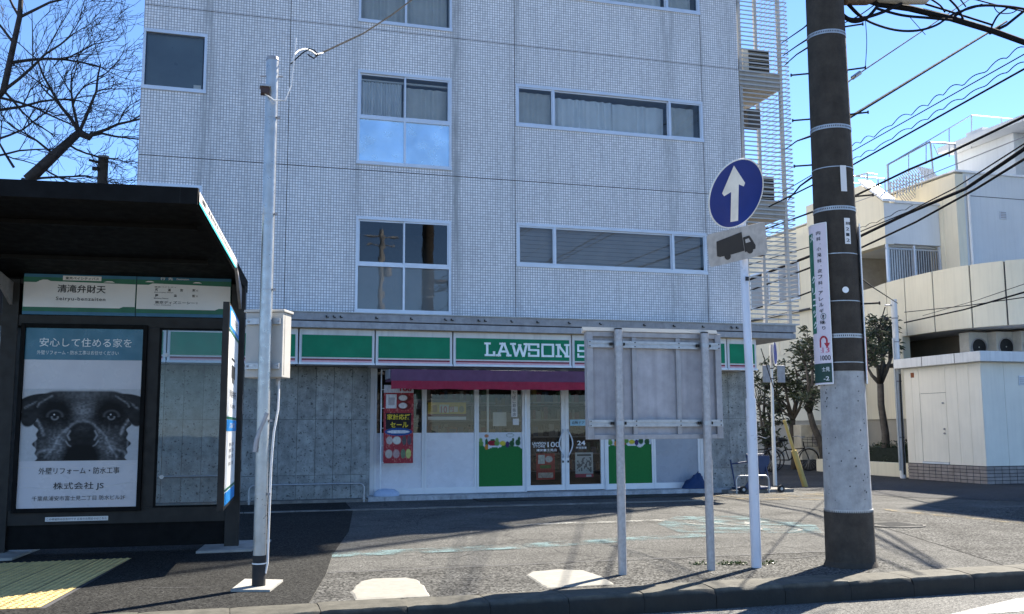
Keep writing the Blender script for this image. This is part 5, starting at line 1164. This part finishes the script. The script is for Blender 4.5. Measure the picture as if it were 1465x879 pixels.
for (xv, zv) in ((21.6, 7.3), (22.9, 6.4)): v_ = bx('vent', xv, xv+.22, 22.76, 22.8, zv, zv+.22, M['alu'], bb_); [bx('vent_slat', xv+.02, xv+.2, 22.75, 22.759, zv+.03+k*.05, zv+.05+k*.05, M['galv_d'], v_) for k in range(4)]
# ------------------------------------------------------------------ shed
sd_ = root('storage_shed', (18, 19.5, 0), 'cream metal storage shed with a plain door on a grey brick base', 'shed')
SX, S0, S1 = 16.27, 18.03, 20.62
sk = MB().box(SX+.05, 21, S0+.05, S1-.02, 0, 2.72); build('body', sk, M['joint'], sd_)
ys = [S0, 18.42, 18.80, 19.18, 20.08, 20.35, S1]
for a, b in zip(ys, ys[1:]):
    if abs(a-19.18) < .01: continue
    bx('wall_panel', SX, SX+.04, a+.004, b-.004, .40, 2.715, M['shed'], sd_)
xs_ = [SX+.002, 16.9, 17.55, 18.2, 18.85, 19.5, 21]
for a, b in zip(xs_, xs_[1:]): bx('wall_panel', a+.004, b-.004, S0-.0, S0+.04, .40, 2.715, M['shed'], sd_)
bx('wall_panel', SX+.001, SX+.04, 19.184, 20.076, 2.08, 2.715, M['shed'], sd_)
dr = bx('door', SX+.004, SX+.045, 19.192, 20.068, .45, 2.07, M['shed'], sd_); bx('door_sill', SX-.02, SX+.04, 19.18, 20.08, .40, .445, M['alu'], sd_)
for z in (1.22, 1.12, 1.83): tb('knob', [(SX-.03, 19.28, z), (SX+.004, 19.28, z)], .022, M['galv_d'], dr, 10)
for (a, b) in ((19.9-.9, 20.95),): pass
cn = MB(); cn.box(16.08, 21.4, 17.80, 20.74, 2.72, 2.95); build('canopy', cn, M['whited'], sd_, bevel=.01)
for y in (18.6, 19.7): bx('canopy_joint', 16.075, 16.079, y, y+.012, 2.722, 2.948, M['joint'], sd_)
bx('rust_stain', SX-.006, SX-.001, 20.24, 20.36, 2.48, 2.60, mat('rust', (.25, .08, .03), .8), sd_)
bs_ = bx('brick_base', SX-.0, 21, S0-.0, S1, 0, .385, M['joint'], sd_)
bm = None
def brick_row(n, f_):
    global bm
    for j in range(5):
        for i in range(n): f_(i, j)
def bl(i, j):
    global bm
    if bm is None: o = build('brick', MB().box(-.02, .005, -.093, .093, -.031, .031), M['brick'], None); bm = o.data; o.parent = bs_
    else: o = bpy.data.objects.new('brick', bm); COL.objects.link(o); o.parent = bs_
    y = S0+.08+i*.205
    o.location = Vector((SX-.004, min(y, S1-.1), .04+j*.078))-org(bs_)
brick_row(13, bl); bm2 = None
def bf(i, j):
    global bm2
    if bm2 is None: o = build('brick', MB().box(-.093, .093, -.02, .005, -.031, .031), M['brick'], None); bm2 = o.data; o.parent = bs_
    else: o = bpy.data.objects.new('brick', bm2); COL.objects.link(o); o.parent = bs_
    o.location = Vector((SX+.08+i*.205, S0-.004, .04+j*.078))-org(bs_)
brick_row(16, bf)
vt_ = bx('vent', 17.3, 17.55, S0-.02, S0-.001, 2.2, 2.42, M['alu'], sd_); [bx('vent_slat', 17.32, 17.53, S0-.028, S0-.021, 2.22+k*.045, 2.245+k*.045, M['galv_d'], vt_) for k in range(4)]
# service pole next to the shed
wp_ = root('service_pole', (16.29, 20.87, 0), 'slim white service pole with conduits rising beside the cream shed', 'pole')
tb('shaft', [(16.29, 20.87, 0), (16.29, 20.87, 4.5)], .075, M['whited'], wp_, 16); tb('conduit', [(16.17, 20.82, .2), (16.17, 20.82, 3.5)], .028, M['galv'], wp_, 8); tb('conduit', [(16.2, 20.7, .1), (16.22, 20.72, .5), (16.22, 20.72, 2.2), (16.25, 20.74, 2.6)], .022, M['dark'], wp_, 8)
for z in (1.0, 2.4, 3.4, 4.0): tb('strap', [(16.29, 20.87, z), (16.29, 20.87, z+.03)], .085, M['galv_d'], wp_, 14)
tb('bracket', [(16.02, 20.87, 4.35), (16.3, 20.87, 4.35)], .02, M['galv'], wp_, 6); tb('insulator', [(16.0, 20.87, 4.0), (16.08, 20.87, 4.0)], .05, M['dark'], wp_, 8); tb('loop_wire', [(16.02, 20.87, 4.3), (15.9, 20.87, 4.0), (15.8, 20.87, 3.75), (16.0, 20.87, 3.7), (16.2, 20.87, 3.9)], .014, M['cableb'], wp_, 6)
# planter
pw = root('planter', (17.5, 23.2, 0), 'low cream planter wall with a clipped dark hedge beside the shed', 'planter')
pm = MB(); pm.box(16.62, 16.78, 20.99, 25.1, 0, .36); pm.box(16.78, 18.0, 24.95, 25.1, 0, .36); pm.box(16.78, 18.0, 20.99, 21.1, 0, .36); build('wall', pm, M['cream'], pw, bevel=.01); bx('soil', 16.78, 18.05, 21.1, 24.95, 0, .3, M['dark'], pw)
def leaves(mb, c, rad_, n, size, rnd, flat=1., up=.2):
    for _ in range(n):
        d = Vector((rnd.gauss(0, 1), rnd.gauss(0, 1), rnd.gauss(0, 1)*flat)); d.normalize(); p = Vector(c)+Vector((d.x*rad_[0], d.y*rad_[1], d.z*rad_[2]))*rnd.random()**.45
        a = Vector((rnd.gauss(0, 1), rnd.gauss(0, 1), rnd.gauss(0, 1)+up)).normalized()*size*rnd.uniform(.6, 1.2); b = a.orthogonal().normalized()*size*.22; b.rotate(Matrix.Rotation(rnd.uniform(0, 6.28), 3, a))
        i = len(mb.v); mb.v += [tuple(p), tuple(p+a*.5+b), tuple(p+a), tuple(p+a*.5-b)]; mb.f.append((i, i+1, i+2, i+3))
rr = random.Random(21); hm = MB()
for k in range(70): leaves(hm, (rr.uniform(16.8, 17.9), rr.uniform(21.15, 23.6), rr.uniform(.4, .78)), (.22, .22, .16), 60, .075, rr)
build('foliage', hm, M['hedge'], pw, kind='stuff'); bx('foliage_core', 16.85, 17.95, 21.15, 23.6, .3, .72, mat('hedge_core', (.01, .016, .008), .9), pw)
# broadleaf trees
def tree(px0, py0, Y, crown, label, seed, lean=0, hgt=None):
    """crown: list of (px, py, radius m) clump centres"""
    base = atY(px0, py0, Y); base.z = .2; t = root('street_tree', (base.x, base.y, 0), label, 'tree'); rnd = random.Random(seed)
    C_ = [(atY(x, y, Y+rnd.uniform(-.5, .5)), r) for x, y, r in crown]; cen = sum((c for c, _ in C_), Vector())/len(C_)
    fork = Vector((base.x+lean, base.y, base.z+(min(c.z for c, _ in C_)-base.z)*.8)); tk = MB()
    tk.tube([base+Vector((0, 0, -.3)), base.lerp(fork, .4)+Vector((.04, 0, 0)), base.lerp(fork, .75)-Vector((.03, 0, 0)), fork], [.13, .10, .09, .085], 10)
    br = MB(); lv_ = MB()
    for c, r in C_:
        mid = fork.lerp(c, .5)+Vector((rnd.uniform(-.15, .15), rnd.uniform(-.1, .1), rnd.uniform(-.15, .05))); br.tube([fork, mid, c], [.07, .045, .02], 7)
        for k in range(13):
            d = Vector((rnd.gauss(0, 1), rnd.gauss(0, 1), rnd.gauss(.25, .8))).normalized()*r*rnd.uniform(.45, 1.35); tip = c+d; s = mid.lerp(c, rnd.uniform(.5, 1)); br.tube([s, s.lerp(tip, .5)+Vector((0, 0, -.04)), tip], [.02, .014, .008], 5)
            for q in range(16):
                a_ = rnd.uniform(0, 6.28); e_ = rnd.uniform(-.35, .9); v_ = Vector((math.cos(a_)*math.cos(e_), math.sin(a_)*math.cos(e_), math.sin(e_)))*rnd.uniform(.12, .23); o_ = tip+Vector((rnd.gauss(0, .05), rnd.gauss(0, .05), rnd.gauss(0, .05))); b_ = v_.orthogonal().normalized()*.026; b_.rotate(Matrix.Rotation(rnd.uniform(0, 6.28), 3, v_.normalized())); i = len(lv_.v)
                lv_.v += [tuple(o_), tuple(o_+v_*.55+b_+Vector((0, 0, .01))), tuple(o_+v_-Vector((0, 0, .03))), tuple(o_+v_*.55-b_+Vector((0, 0, .01)))]; lv_.f.append((i, i+1, i+2, i+3))
    build('trunk', tk, M['bark2'], t, smooth='all'); build('limbs', br, M['bark2'], t, smooth='all'); build('crown', lv_, M['leafd'], t)
tree(1136, 650, 26.5, [(1120, 540, .42), (1140, 530, .42), (1108, 562, .4), (1152, 556, .38), (1130, 556, .36), (1116, 585, .25)], 'second broadleaf tree from the left wall corner with a straight bare trunk above the bicycles', 1)
tree(1182, 650, 25.5, [(1162, 492, .36), (1168, 520, .4), (1150, 505, .33), (1158, 572, .3), (1147, 565, .25)], 'broadleaf tree largely hidden behind the utility pole with a slanting trunk', 2, -.5)
tree(1267, 640, 22.6, [(1254, 470, .3), (1273, 476, .27), (1240, 492, .3), (1262, 500, .27), (1238, 520, .24), (1281, 496, .2), (1248, 508, .22)], 'twisted broadleaf tree rising from the hedge beside the cream shed', 3, -.06)
tree(1098, 655, 27, [(1095, 540, .45), (1085, 570, .5), (1100, 600, .5), (1090, 625, .5), (1108, 635, .4)], 'dense dark shrub like tree at the corner behind the small street sign', 4)
# wall box behind the bicycles
ux_ = atY(1163, 640, 25.9).x-17.5; a_ = root('outdoor_unit', (17.4, 25.9, 0), 'beige outdoor unit with a round grille beside the street trees', 'outdoor unit')
bx('casing', 17.1+ux_, 17.95+ux_, 25.9, 26.3, .3, 1.35, mat('warm_beige_unit', (.58, .53, .42), .5), a_, bevel=.02); bx('feet', 17.15+ux_, 17.9+ux_, 25.92, 26.28, 0, .3, M['joint'], a_); build('grille', MB().disc((17.72+ux_, 25.898, .95), (0, -1, 0), .02, .25, .02, 28), M['galv_d'], a_)
# bicycles
def bicycle(x, y, rz, label):
    b = root('bicycle', (x, y, .005), label, 'bicycle', None); ORG[b.name] = Vector((0, 0, 0)); b.rotation_euler = (0, 0, rz)
    for wx in (-.55, .55):
        n = 26; rim = [(wx+.31*math.cos(2*math.pi*k/n), 0, .33+.31*math.sin(2*math.pi*k/n)) for k in range(n+1)]
        w_ = tb('wheel', rim, .02, M['dark'], b, 6); sp = MB()
        for k in range(9): t = math.pi*k/9; sp.tube([(wx-.3*math.cos(t), 0, .33-.3*math.sin(t)), (wx+.3*math.cos(t), 0, .33+.3*math.sin(t))], .003, 3)
        build('spokes', sp, M['galv'], w_); tb('mudguard', [(wx+.35*math.cos(R(t)), 0, .33+.35*math.sin(R(t))) for t in range(20, 165, 12)], .014, M['galv'], b, 6)
    fr = MB(); bb0 = (-.08, 0, .32); st_ = (-.22, 0, .74); hd = (.38, 0, .86); hd2 = (.42, 0, .66)
    for p, q in ((bb0, st_), (bb0, hd2), (hd, hd2), ((-.55, 0, .33), bb0), ((-.55, 0, .33), (-.2, 0, .62)), (hd2, (.55, 0, .33)), ((-.2, 0, .62), hd2)): fr.tube([p, q], .016, 6)
    build('frame', fr, M['darksteel'], b); tb('seat_post', [st_, (-.26, 0, .88)], .013, M['galv'], b, 6); tb('saddle', [(-.4, 0, .9), (-.28, 0, .91), (-.1, 0, .9)], [.07, .06, .02], M['dark'], b, 8)
    tb('handlebar', [(.2, -.27, 1.0), (.33, -.22, 1.02), (.38, 0, .96), (.33, .22, 1.02), (.2, .27, 1.0)], .013, M['galv'], b, 6)
    k_ = MB(); 
    for z in (.72, .82, .92, .98):
        k_.tube([(.45, -.15, z), (.75, -.15, z), (.75, .15, z), (.45, .15, z), (.45, -.15, z)], .006, 4)
    for (x_, y_) in ((.45, -.15), (.6, -.15), (.75, -.15), (.75, .15), (.45, .15)): k_.tube([(x_, y_, .7), (x_, y_, .98)], .006, 4)
    build('basket', k_, M['dark'], b); return b
bicycle(14.6, 25.0, .15, 'black bicycle parked nearest the small street sign by the trees'); bicycle(16.0, 25.4, -.1, 'black bicycle with upright handlebar parked beside the planter end')
# small street sign on white pole
ss = root('street_sign', (11.72, 19.3, 0), 'thin white sign pole with an edge-on blue sign beyond the shop canopy corner', 'street sign')
tb('pole', [(11.72, 19.3, 0), (11.72, 19.3, 1.3)], .042, M['white'], ss, 14); tb('upper_pole', [(11.72, 19.3, 1.3), (11.74, 19.3, 3.12)], .034, M['white'], ss, 12)
dn = Vector((-.93, -.37, 0)).normalized(); dnn = Matrix.Rotation(R(80), 3, 'Z') @ Vector((-.5, -.86, 0)); build('sign_disc', MB().disc(Vector((11.80, 19.25, 2.92)), dnn, 0, .27, .01, 30), M['blue'], ss); build('sign_rim', MB().disc(Vector((11.80, 19.25, 2.92))-dnn*.004, dnn, .255, .28, .018, 30), M['arrow'], ss)
for x_ in (11.56, 11.93): bx('reflector_plate', x_-.10, x_+.10, 19.22, 19.24, 2.27, 2.66, M['galv_d'], ss, bevel=.03)
for z_ in (2.35, 2.58): tb('strap', [(11.735, 19.3, z_), (11.735, 19.3, z_+.02)], .045, M['dark'], ss, 12)
# guy wire guard
gg = root('guy_wire_guard', (12.07, 18.68, 0), 'leaning yellow plastic guy wire guard at the street corner', 'guy wire guard')
tb('lower_guard', [(12.08, 18.68, -.01), (11.83, 18.68, .78)], .06, M['yplastic'], gg, 14); tb('upper_guard', [(11.83, 18.68, .78), (11.62, 18.68, 1.43)], .034, M['yplastic'], gg, 12); tb('wire', [(11.62, 18.68, 1.43), (11.12, 18.68, 2.98)], .01, M['cableb'], gg, 6)

# ================================================================== OVERHEAD CABLES ON THE RIGHT
wire([(1200, -14, 8.0), (1258, 6, 8.05), (1300, 12, 8.1), (1359, 26, 8.1), (1419, 44, 8.1), (1480, 66, 8.1)], .034, 'thickest black cable bundle running right from the utility pole top')
wire([(1211, 171, 8.1), (1440, 31, 12)], .017, 'thick single cable rising steeply right from the middle of the pole'); 
wire([(1208, 122, 8.05), (1225, 108, 8.3), (1392, -4, 11)], .008, 'thin cable with a small insulator knob right of the pole')
ins = atY(1225, 108, 8.3); setp(tb('insulator', [ins+Vector((-.05, 0, -.035)), ins+Vector((.05, 0, .035))], .022, M['galv'], None, 8), 'small pale insulator knob on the thin cable right of the pole', 'insulator')
wire([(1120, 275, 14), (1215, 219, 12), (1465, 78, 8)], .007, 'upper straight messenger wire above the roof terrace right of the pole'); wire([(1215, 216, 12), (1465, 72, 8)], .006, 'wavy spiral hanger wire, upper of the two beside the pole', wob=.075, name='spiral_wire')
wire([(1100, 296, 14), (1215, 239, 12), (1465, 99, 8)], .012, 'lower straight black cable above the roof terrace right of the pole'); wire([(1215, 235, 12), (1465, 92, 8)], .006, 'wavy spiral hanger wire, lower of the two beside the pole', wob=.05, name='spiral_wire')
wire([(1090, 330, 22), (1218, 283, 18), (1300, 243, 16), (1362, 217, 14), (1465, 167, 11)], .022, 'black cable crossing in front of the terrace gate'); wire([(1217, 292, 18), (1300, 262, 16), (1465, 196, 12)], .008, 'thin grey cable crossing the cream gable below the terrace gate', 'galv_d')
wire([(1068, 402, 24), (1225, 341, 19), (1300, 305, 17), (1382, 270, 14), (1470, 210, 11)], .032, 'heaviest of the cables crossing the grey balcony front')
wire([(1068, 380, 24), (1225, 334, 19), (1300, 303, 17), (1365, 270, 14), (1470, 203, 11)], .012, 'thin cable just above the heaviest one over the grey balcony front'); wire([(1225, 331, 19), (1306, 296, 17)], .007, 'wavy lashing wire above the balcony front cables', wob=.05, name='spiral_wire')
wire([(1068, 418, 24), (1225, 358, 19), (1310, 318, 17), (1397, 270, 14), (1470, 225, 11)], .022, 'lowest thick cable crossing the grey balcony front'); wire([(1068, 445, 24), (1140, 425, 22), (1175, 412, 21)], .02, 'short black cable sagging behind the louvre screen')
wire([(1227, 395, 9), (1250, 412, 13), (1284, 434, 20.6)], .010, 'cable from the utility pole down to the white service pole')
wire([(1294, 447, 20.8), (1380, 438, 17), (1470, 425, 14)], .009, 'upper of the cables leaving the service pole across the curved parapet'); wire([(1294, 462, 20.8), (1380, 443, 17), (1470, 417, 14)], .016, 'thicker lower cable leaving the service pole across the curved parapet'); wire([(1320, 452, 20), (1400, 429, 17), (1470, 405, 14)], .006, 'faint thin wire over the curved parapet near the right edge')
for (a, b, c, lab) in (((1118, 62, 19), (1150, 40, 12), (1170, 22, 8.3), 'top short wire between the louvre screen and the pole'), ((1120, 80, 19), (1140, 66, 13), (1168, 48, 8.3), 'second short wire between the louvre screen and the pole'), ((1122, 94, 19), (1140, 78, 13), (1172, 58, 8.3), 'third short wire between the louvre screen and the pole'), ((1122, 215, 19), (1140, 202, 13), (1160, 195, 8.3), 'curved drop wire between the louvre screen and the middle of the pole')): wire([a, b, c], .012, lab)
wire([(1128, 286, 19), (1145, 266, 12), (1170, 248, 8.3)], .014, 'drop wire between the louvre screen and the plate bracket on the pole')
rr = random.Random(33); tangle = [
 [(1203, 18), (1215, 27), (1232, 27), (1262, 18), (1290, 5)], [(1203, 22), (1220, 31), (1240, 26), (1256, 8)], [(1210, 0), (1225, 17), (1245, 32), (1280, 43), (1312, 44), (1340, 36), (1365, 20), (1405, 7)], [(1208, 2), (1228, 22), (1240, 25)],
 [(1253, 12), (1290, 22), (1330, 26), (1362, 29)], [(1330, -2), (1345, 8), (1352, 18)], [(1356, -3), (1370, 12), (1378, 28)], [(1365, 24), (1385, 12), (1410, 8), (1445, 10), (1470, 14)], [(1418, 40), (1428, 22), (1445, 9)], [(1390, -2), (1420, 6), (1470, 18)],
 [(1324, 6), (1360, 17), (1420, 36)], [(1238, 28), (1240, 60), (1238, 97)], [(1301, 24), (1324, 50)], [(1372, -3), (1382, 10)], [(1420, 5), (1428, 18), (1446, 19), (1456, 14)], [(1208, 33), (1230, 22), (1250, 8)], [(1203, 10), (1213, 3)]]
for i, P in enumerate(tangle):
    Q = cat([tuple(atY(x, y, 7.95+.02*i)) for x, y in P], 5); r = (.016, .018, .012, .012, .014, .01, .012, .014, .01, .008, .012, .004, .004, .008, .006, .006, .008)[i]
    setp(build('tangled_cable', MB().tube(Q, r, 6), M['cableb'], None, smooth=True), 'one of the black cables tangled around the utility pole top', 'cable', 'tangled cables at the utility pole top')
br_ = wire([(1416, 48, 9), (1440, 36, 9), (1470, 12, 9)], .018, 'thick cable passing behind the bundle at the top right corner')

# ================================================================== LEFT BACKGROUND
tl = root('bare_tree', (-5.0, 24, 0), 'large leafless tree with fine dark branches beyond the bus shelter roof', 'tree')
rnd = random.Random(12); TK = MB(); LM = MB(); TW = MB()
def PT(x, y, Y=24): return Vector(atY(x, y, Y))
def grow(p, d, L, r, dep):
    n = 5; pts = [p]; rs = [r]; q = p.copy(); dd_ = d.copy()
    for k in range(n):
        dd_ = (dd_+Vector((rnd.gauss(0, .15), rnd.gauss(0, .15), rnd.gauss(.03, .13)))).normalized(); q = q+dd_*L/n; pts.append(q.copy()); rs.append(r*(1-.6*(k+1)/n))
    (LM if dep < 2 else TW).tube(pts, rs, 6 if dep < 2 else (4 if dep < 3 else 3), False)
    if dep >= 4 or L < .25: return
    for k in range(1, n+1):
        for _ in range(0 if (dep == 0 and k == 1) or rnd.random() < (.1, .2, .45, .6, .6)[dep] else 1):
            ax = dd_.orthogonal(); ax.rotate(Matrix.Rotation(rnd.uniform(0, 6.28), 3, dd_)); nd = d.copy(); nd = ((pts[k]-pts[k-1]).normalized()+ax.normalized()*rnd.uniform(.4, .85)+Vector((0, 0, .10))).normalized()
            grow(pts[k], nd, L*rnd.uniform(.48, .8), max(rs[k]*rnd.uniform(.55, .78), .007), dep+1)
TK.tube([(-5.2, 24, -.1), (-5.1, 24, 3), (-4.9, 24, 5.6), PT(40, 258)], [.28, .22, .17, .14], 10)
TK.tube([PT(40, 258), PT(78, 222), PT(113, 190)], [.14, .12, .085], 10); TK.tube([PT(113, 190), PT(128, 197), PT(133, 190)], [.09, .08, .06], 8)
TK.tube([(-4.95, 24, 5), PT(-40, 230), PT(-25, 160), PT(5, 130, 24), PT(28, 25), PT(33, -40)], [.17, .13, .10, .075, .06, .045], 8)
for (a, b, L, r) in (((113, 190), (150, 140), 2.1, .06), ((113, 190), (80, 140), 2.2, .06), ((133, 192), (165, 182), 1.6, .05), ((78, 222), (60, 205), 1.3, .04), ((128, 195), (160, 190), 1.5, .04), ((95, 205), (120, 215), 1.3, .035), ((113, 190), (108, 140), 1.9, .05),
                     ((5, 130), (60, 90), 2.2, .05), ((15, 90), (70, 60), 2.4, .05), ((28, 25), (90, 0), 2.0, .045), ((5, 130), (30, 170), 1.6, .04), ((28, 25), (10, -20), 1.8, .04), ((-25, 160), (30, 165), 2.2, .05), ((-40, 230), (10, 225), 1.8, .04), ((-5, 200), (30, 190), 1.6, .035), ((33, -40), (110, -60), 2.4, .05), ((40, 258), (90, 245), 1.6, .04), ((60, 240), (100, 262), 1.2, .03), ((18, 60), (-30, 20), 1.8, .04), ((0, 140), (75, 150), 2.0, .04), ((20, 240), (-10, 200), 1.6, .04)):
    A, B = PT(*a), PT(*b); grow(A, (B-A).normalized(), L*.95, r*.8, 0)
build('trunk', TK, M['bark'], tl, smooth='all'); build('limbs', LM, M['bark'], tl, smooth='all'); build('branches', TW, M['bark'], tl, kind='stuff')
fp = root('concrete_post', (-2.86, 24, 0), 'stubby grey post top with fittings beyond the bus shelter roof', 'post')
P_ = atY(148, 226, 24); tb('shaft', [(P_.x, 24, 0), (P_.x, 24, P_.z)], .115, M['poleD'], fp, 16); tb('cap', [(P_.x, 24, P_.z), (P_.x, 24, P_.z+.04)], .125, M['galv_d'], fp, 16); tb('fitting', [(P_.x-.3, 23.9, P_.z-.1), (P_.x-.1, 23.9, P_.z-.14)], .03, M['darksteel'], fp, 6); tb('fitting', [(P_.x-.22, 23.9, P_.z-.3), (P_.x-.08, 23.9, P_.z-.3)], .045, M['darksteel'], fp, 6)
wire([(125, 213, 24), (143, 244, 24)], .012, 'short slack wire reaching the stubby post beyond the shelter roof')
nbd = root('neighbour_building', (-12, 33, 0), 'pale low building glimpsed past the left edge of the bus shelter', 'building')
bx('wall', -22, -4.6, 30, 40, 0, 5.2, M['whited'], nbd)
for k in range(5): f_ = bx('window', -21+k*3.3, -19.3+k*3.3, 29.95, 29.999, 1.2, 2.8, M['alu'], nbd); bx('pane', -20.9+k*3.3, -19.4+k*3.3, 29.93, 29.949, 1.3, 2.7, M['film'], f_)
# street pole across the road, mirrored in the upper windows
opp = root('utility_pole', (7.6, -14, 0), 'concrete utility pole across the road mirrored in the middle left window', 'utility pole')
tb('shaft', [(7.6, -14, -.15), (7.6, -14, 11.6)], [.19, .14], M['poleL'], opp, 16); tb('cross_arm', [(6.7, -14, 11.2), (8.5, -14, 11.2)], .05, M['galv'], opp, 8); tb('cross_arm', [(6.9, -14, 10.8), (8.3, -14, 10.8)], .04, M['galv'], opp, 8); tb('transformer', [(7.95, -14, 9.2), (7.95, -14, 9.9)], .2, M['galv_d'], opp, 16)

# weeds at the foot of the signs
wd = MB(); rr = random.Random(8)
for (x, y) in ((4.55, 8.42), (4.7, 8.38), (4.42, 8.46), (4.3, 8.5), (4.85, 8.3), (4.62, 8.4), (5.0, 8.35)): leaves(wd, (x, y, .012), (.07, .04, .018), 34, .035, rr, .5, .6)
setp(build('weeds', wd, M['weed'], None), 'sparse green weeds in the asphalt crack between the signs', 'weeds', None, 'stuff')
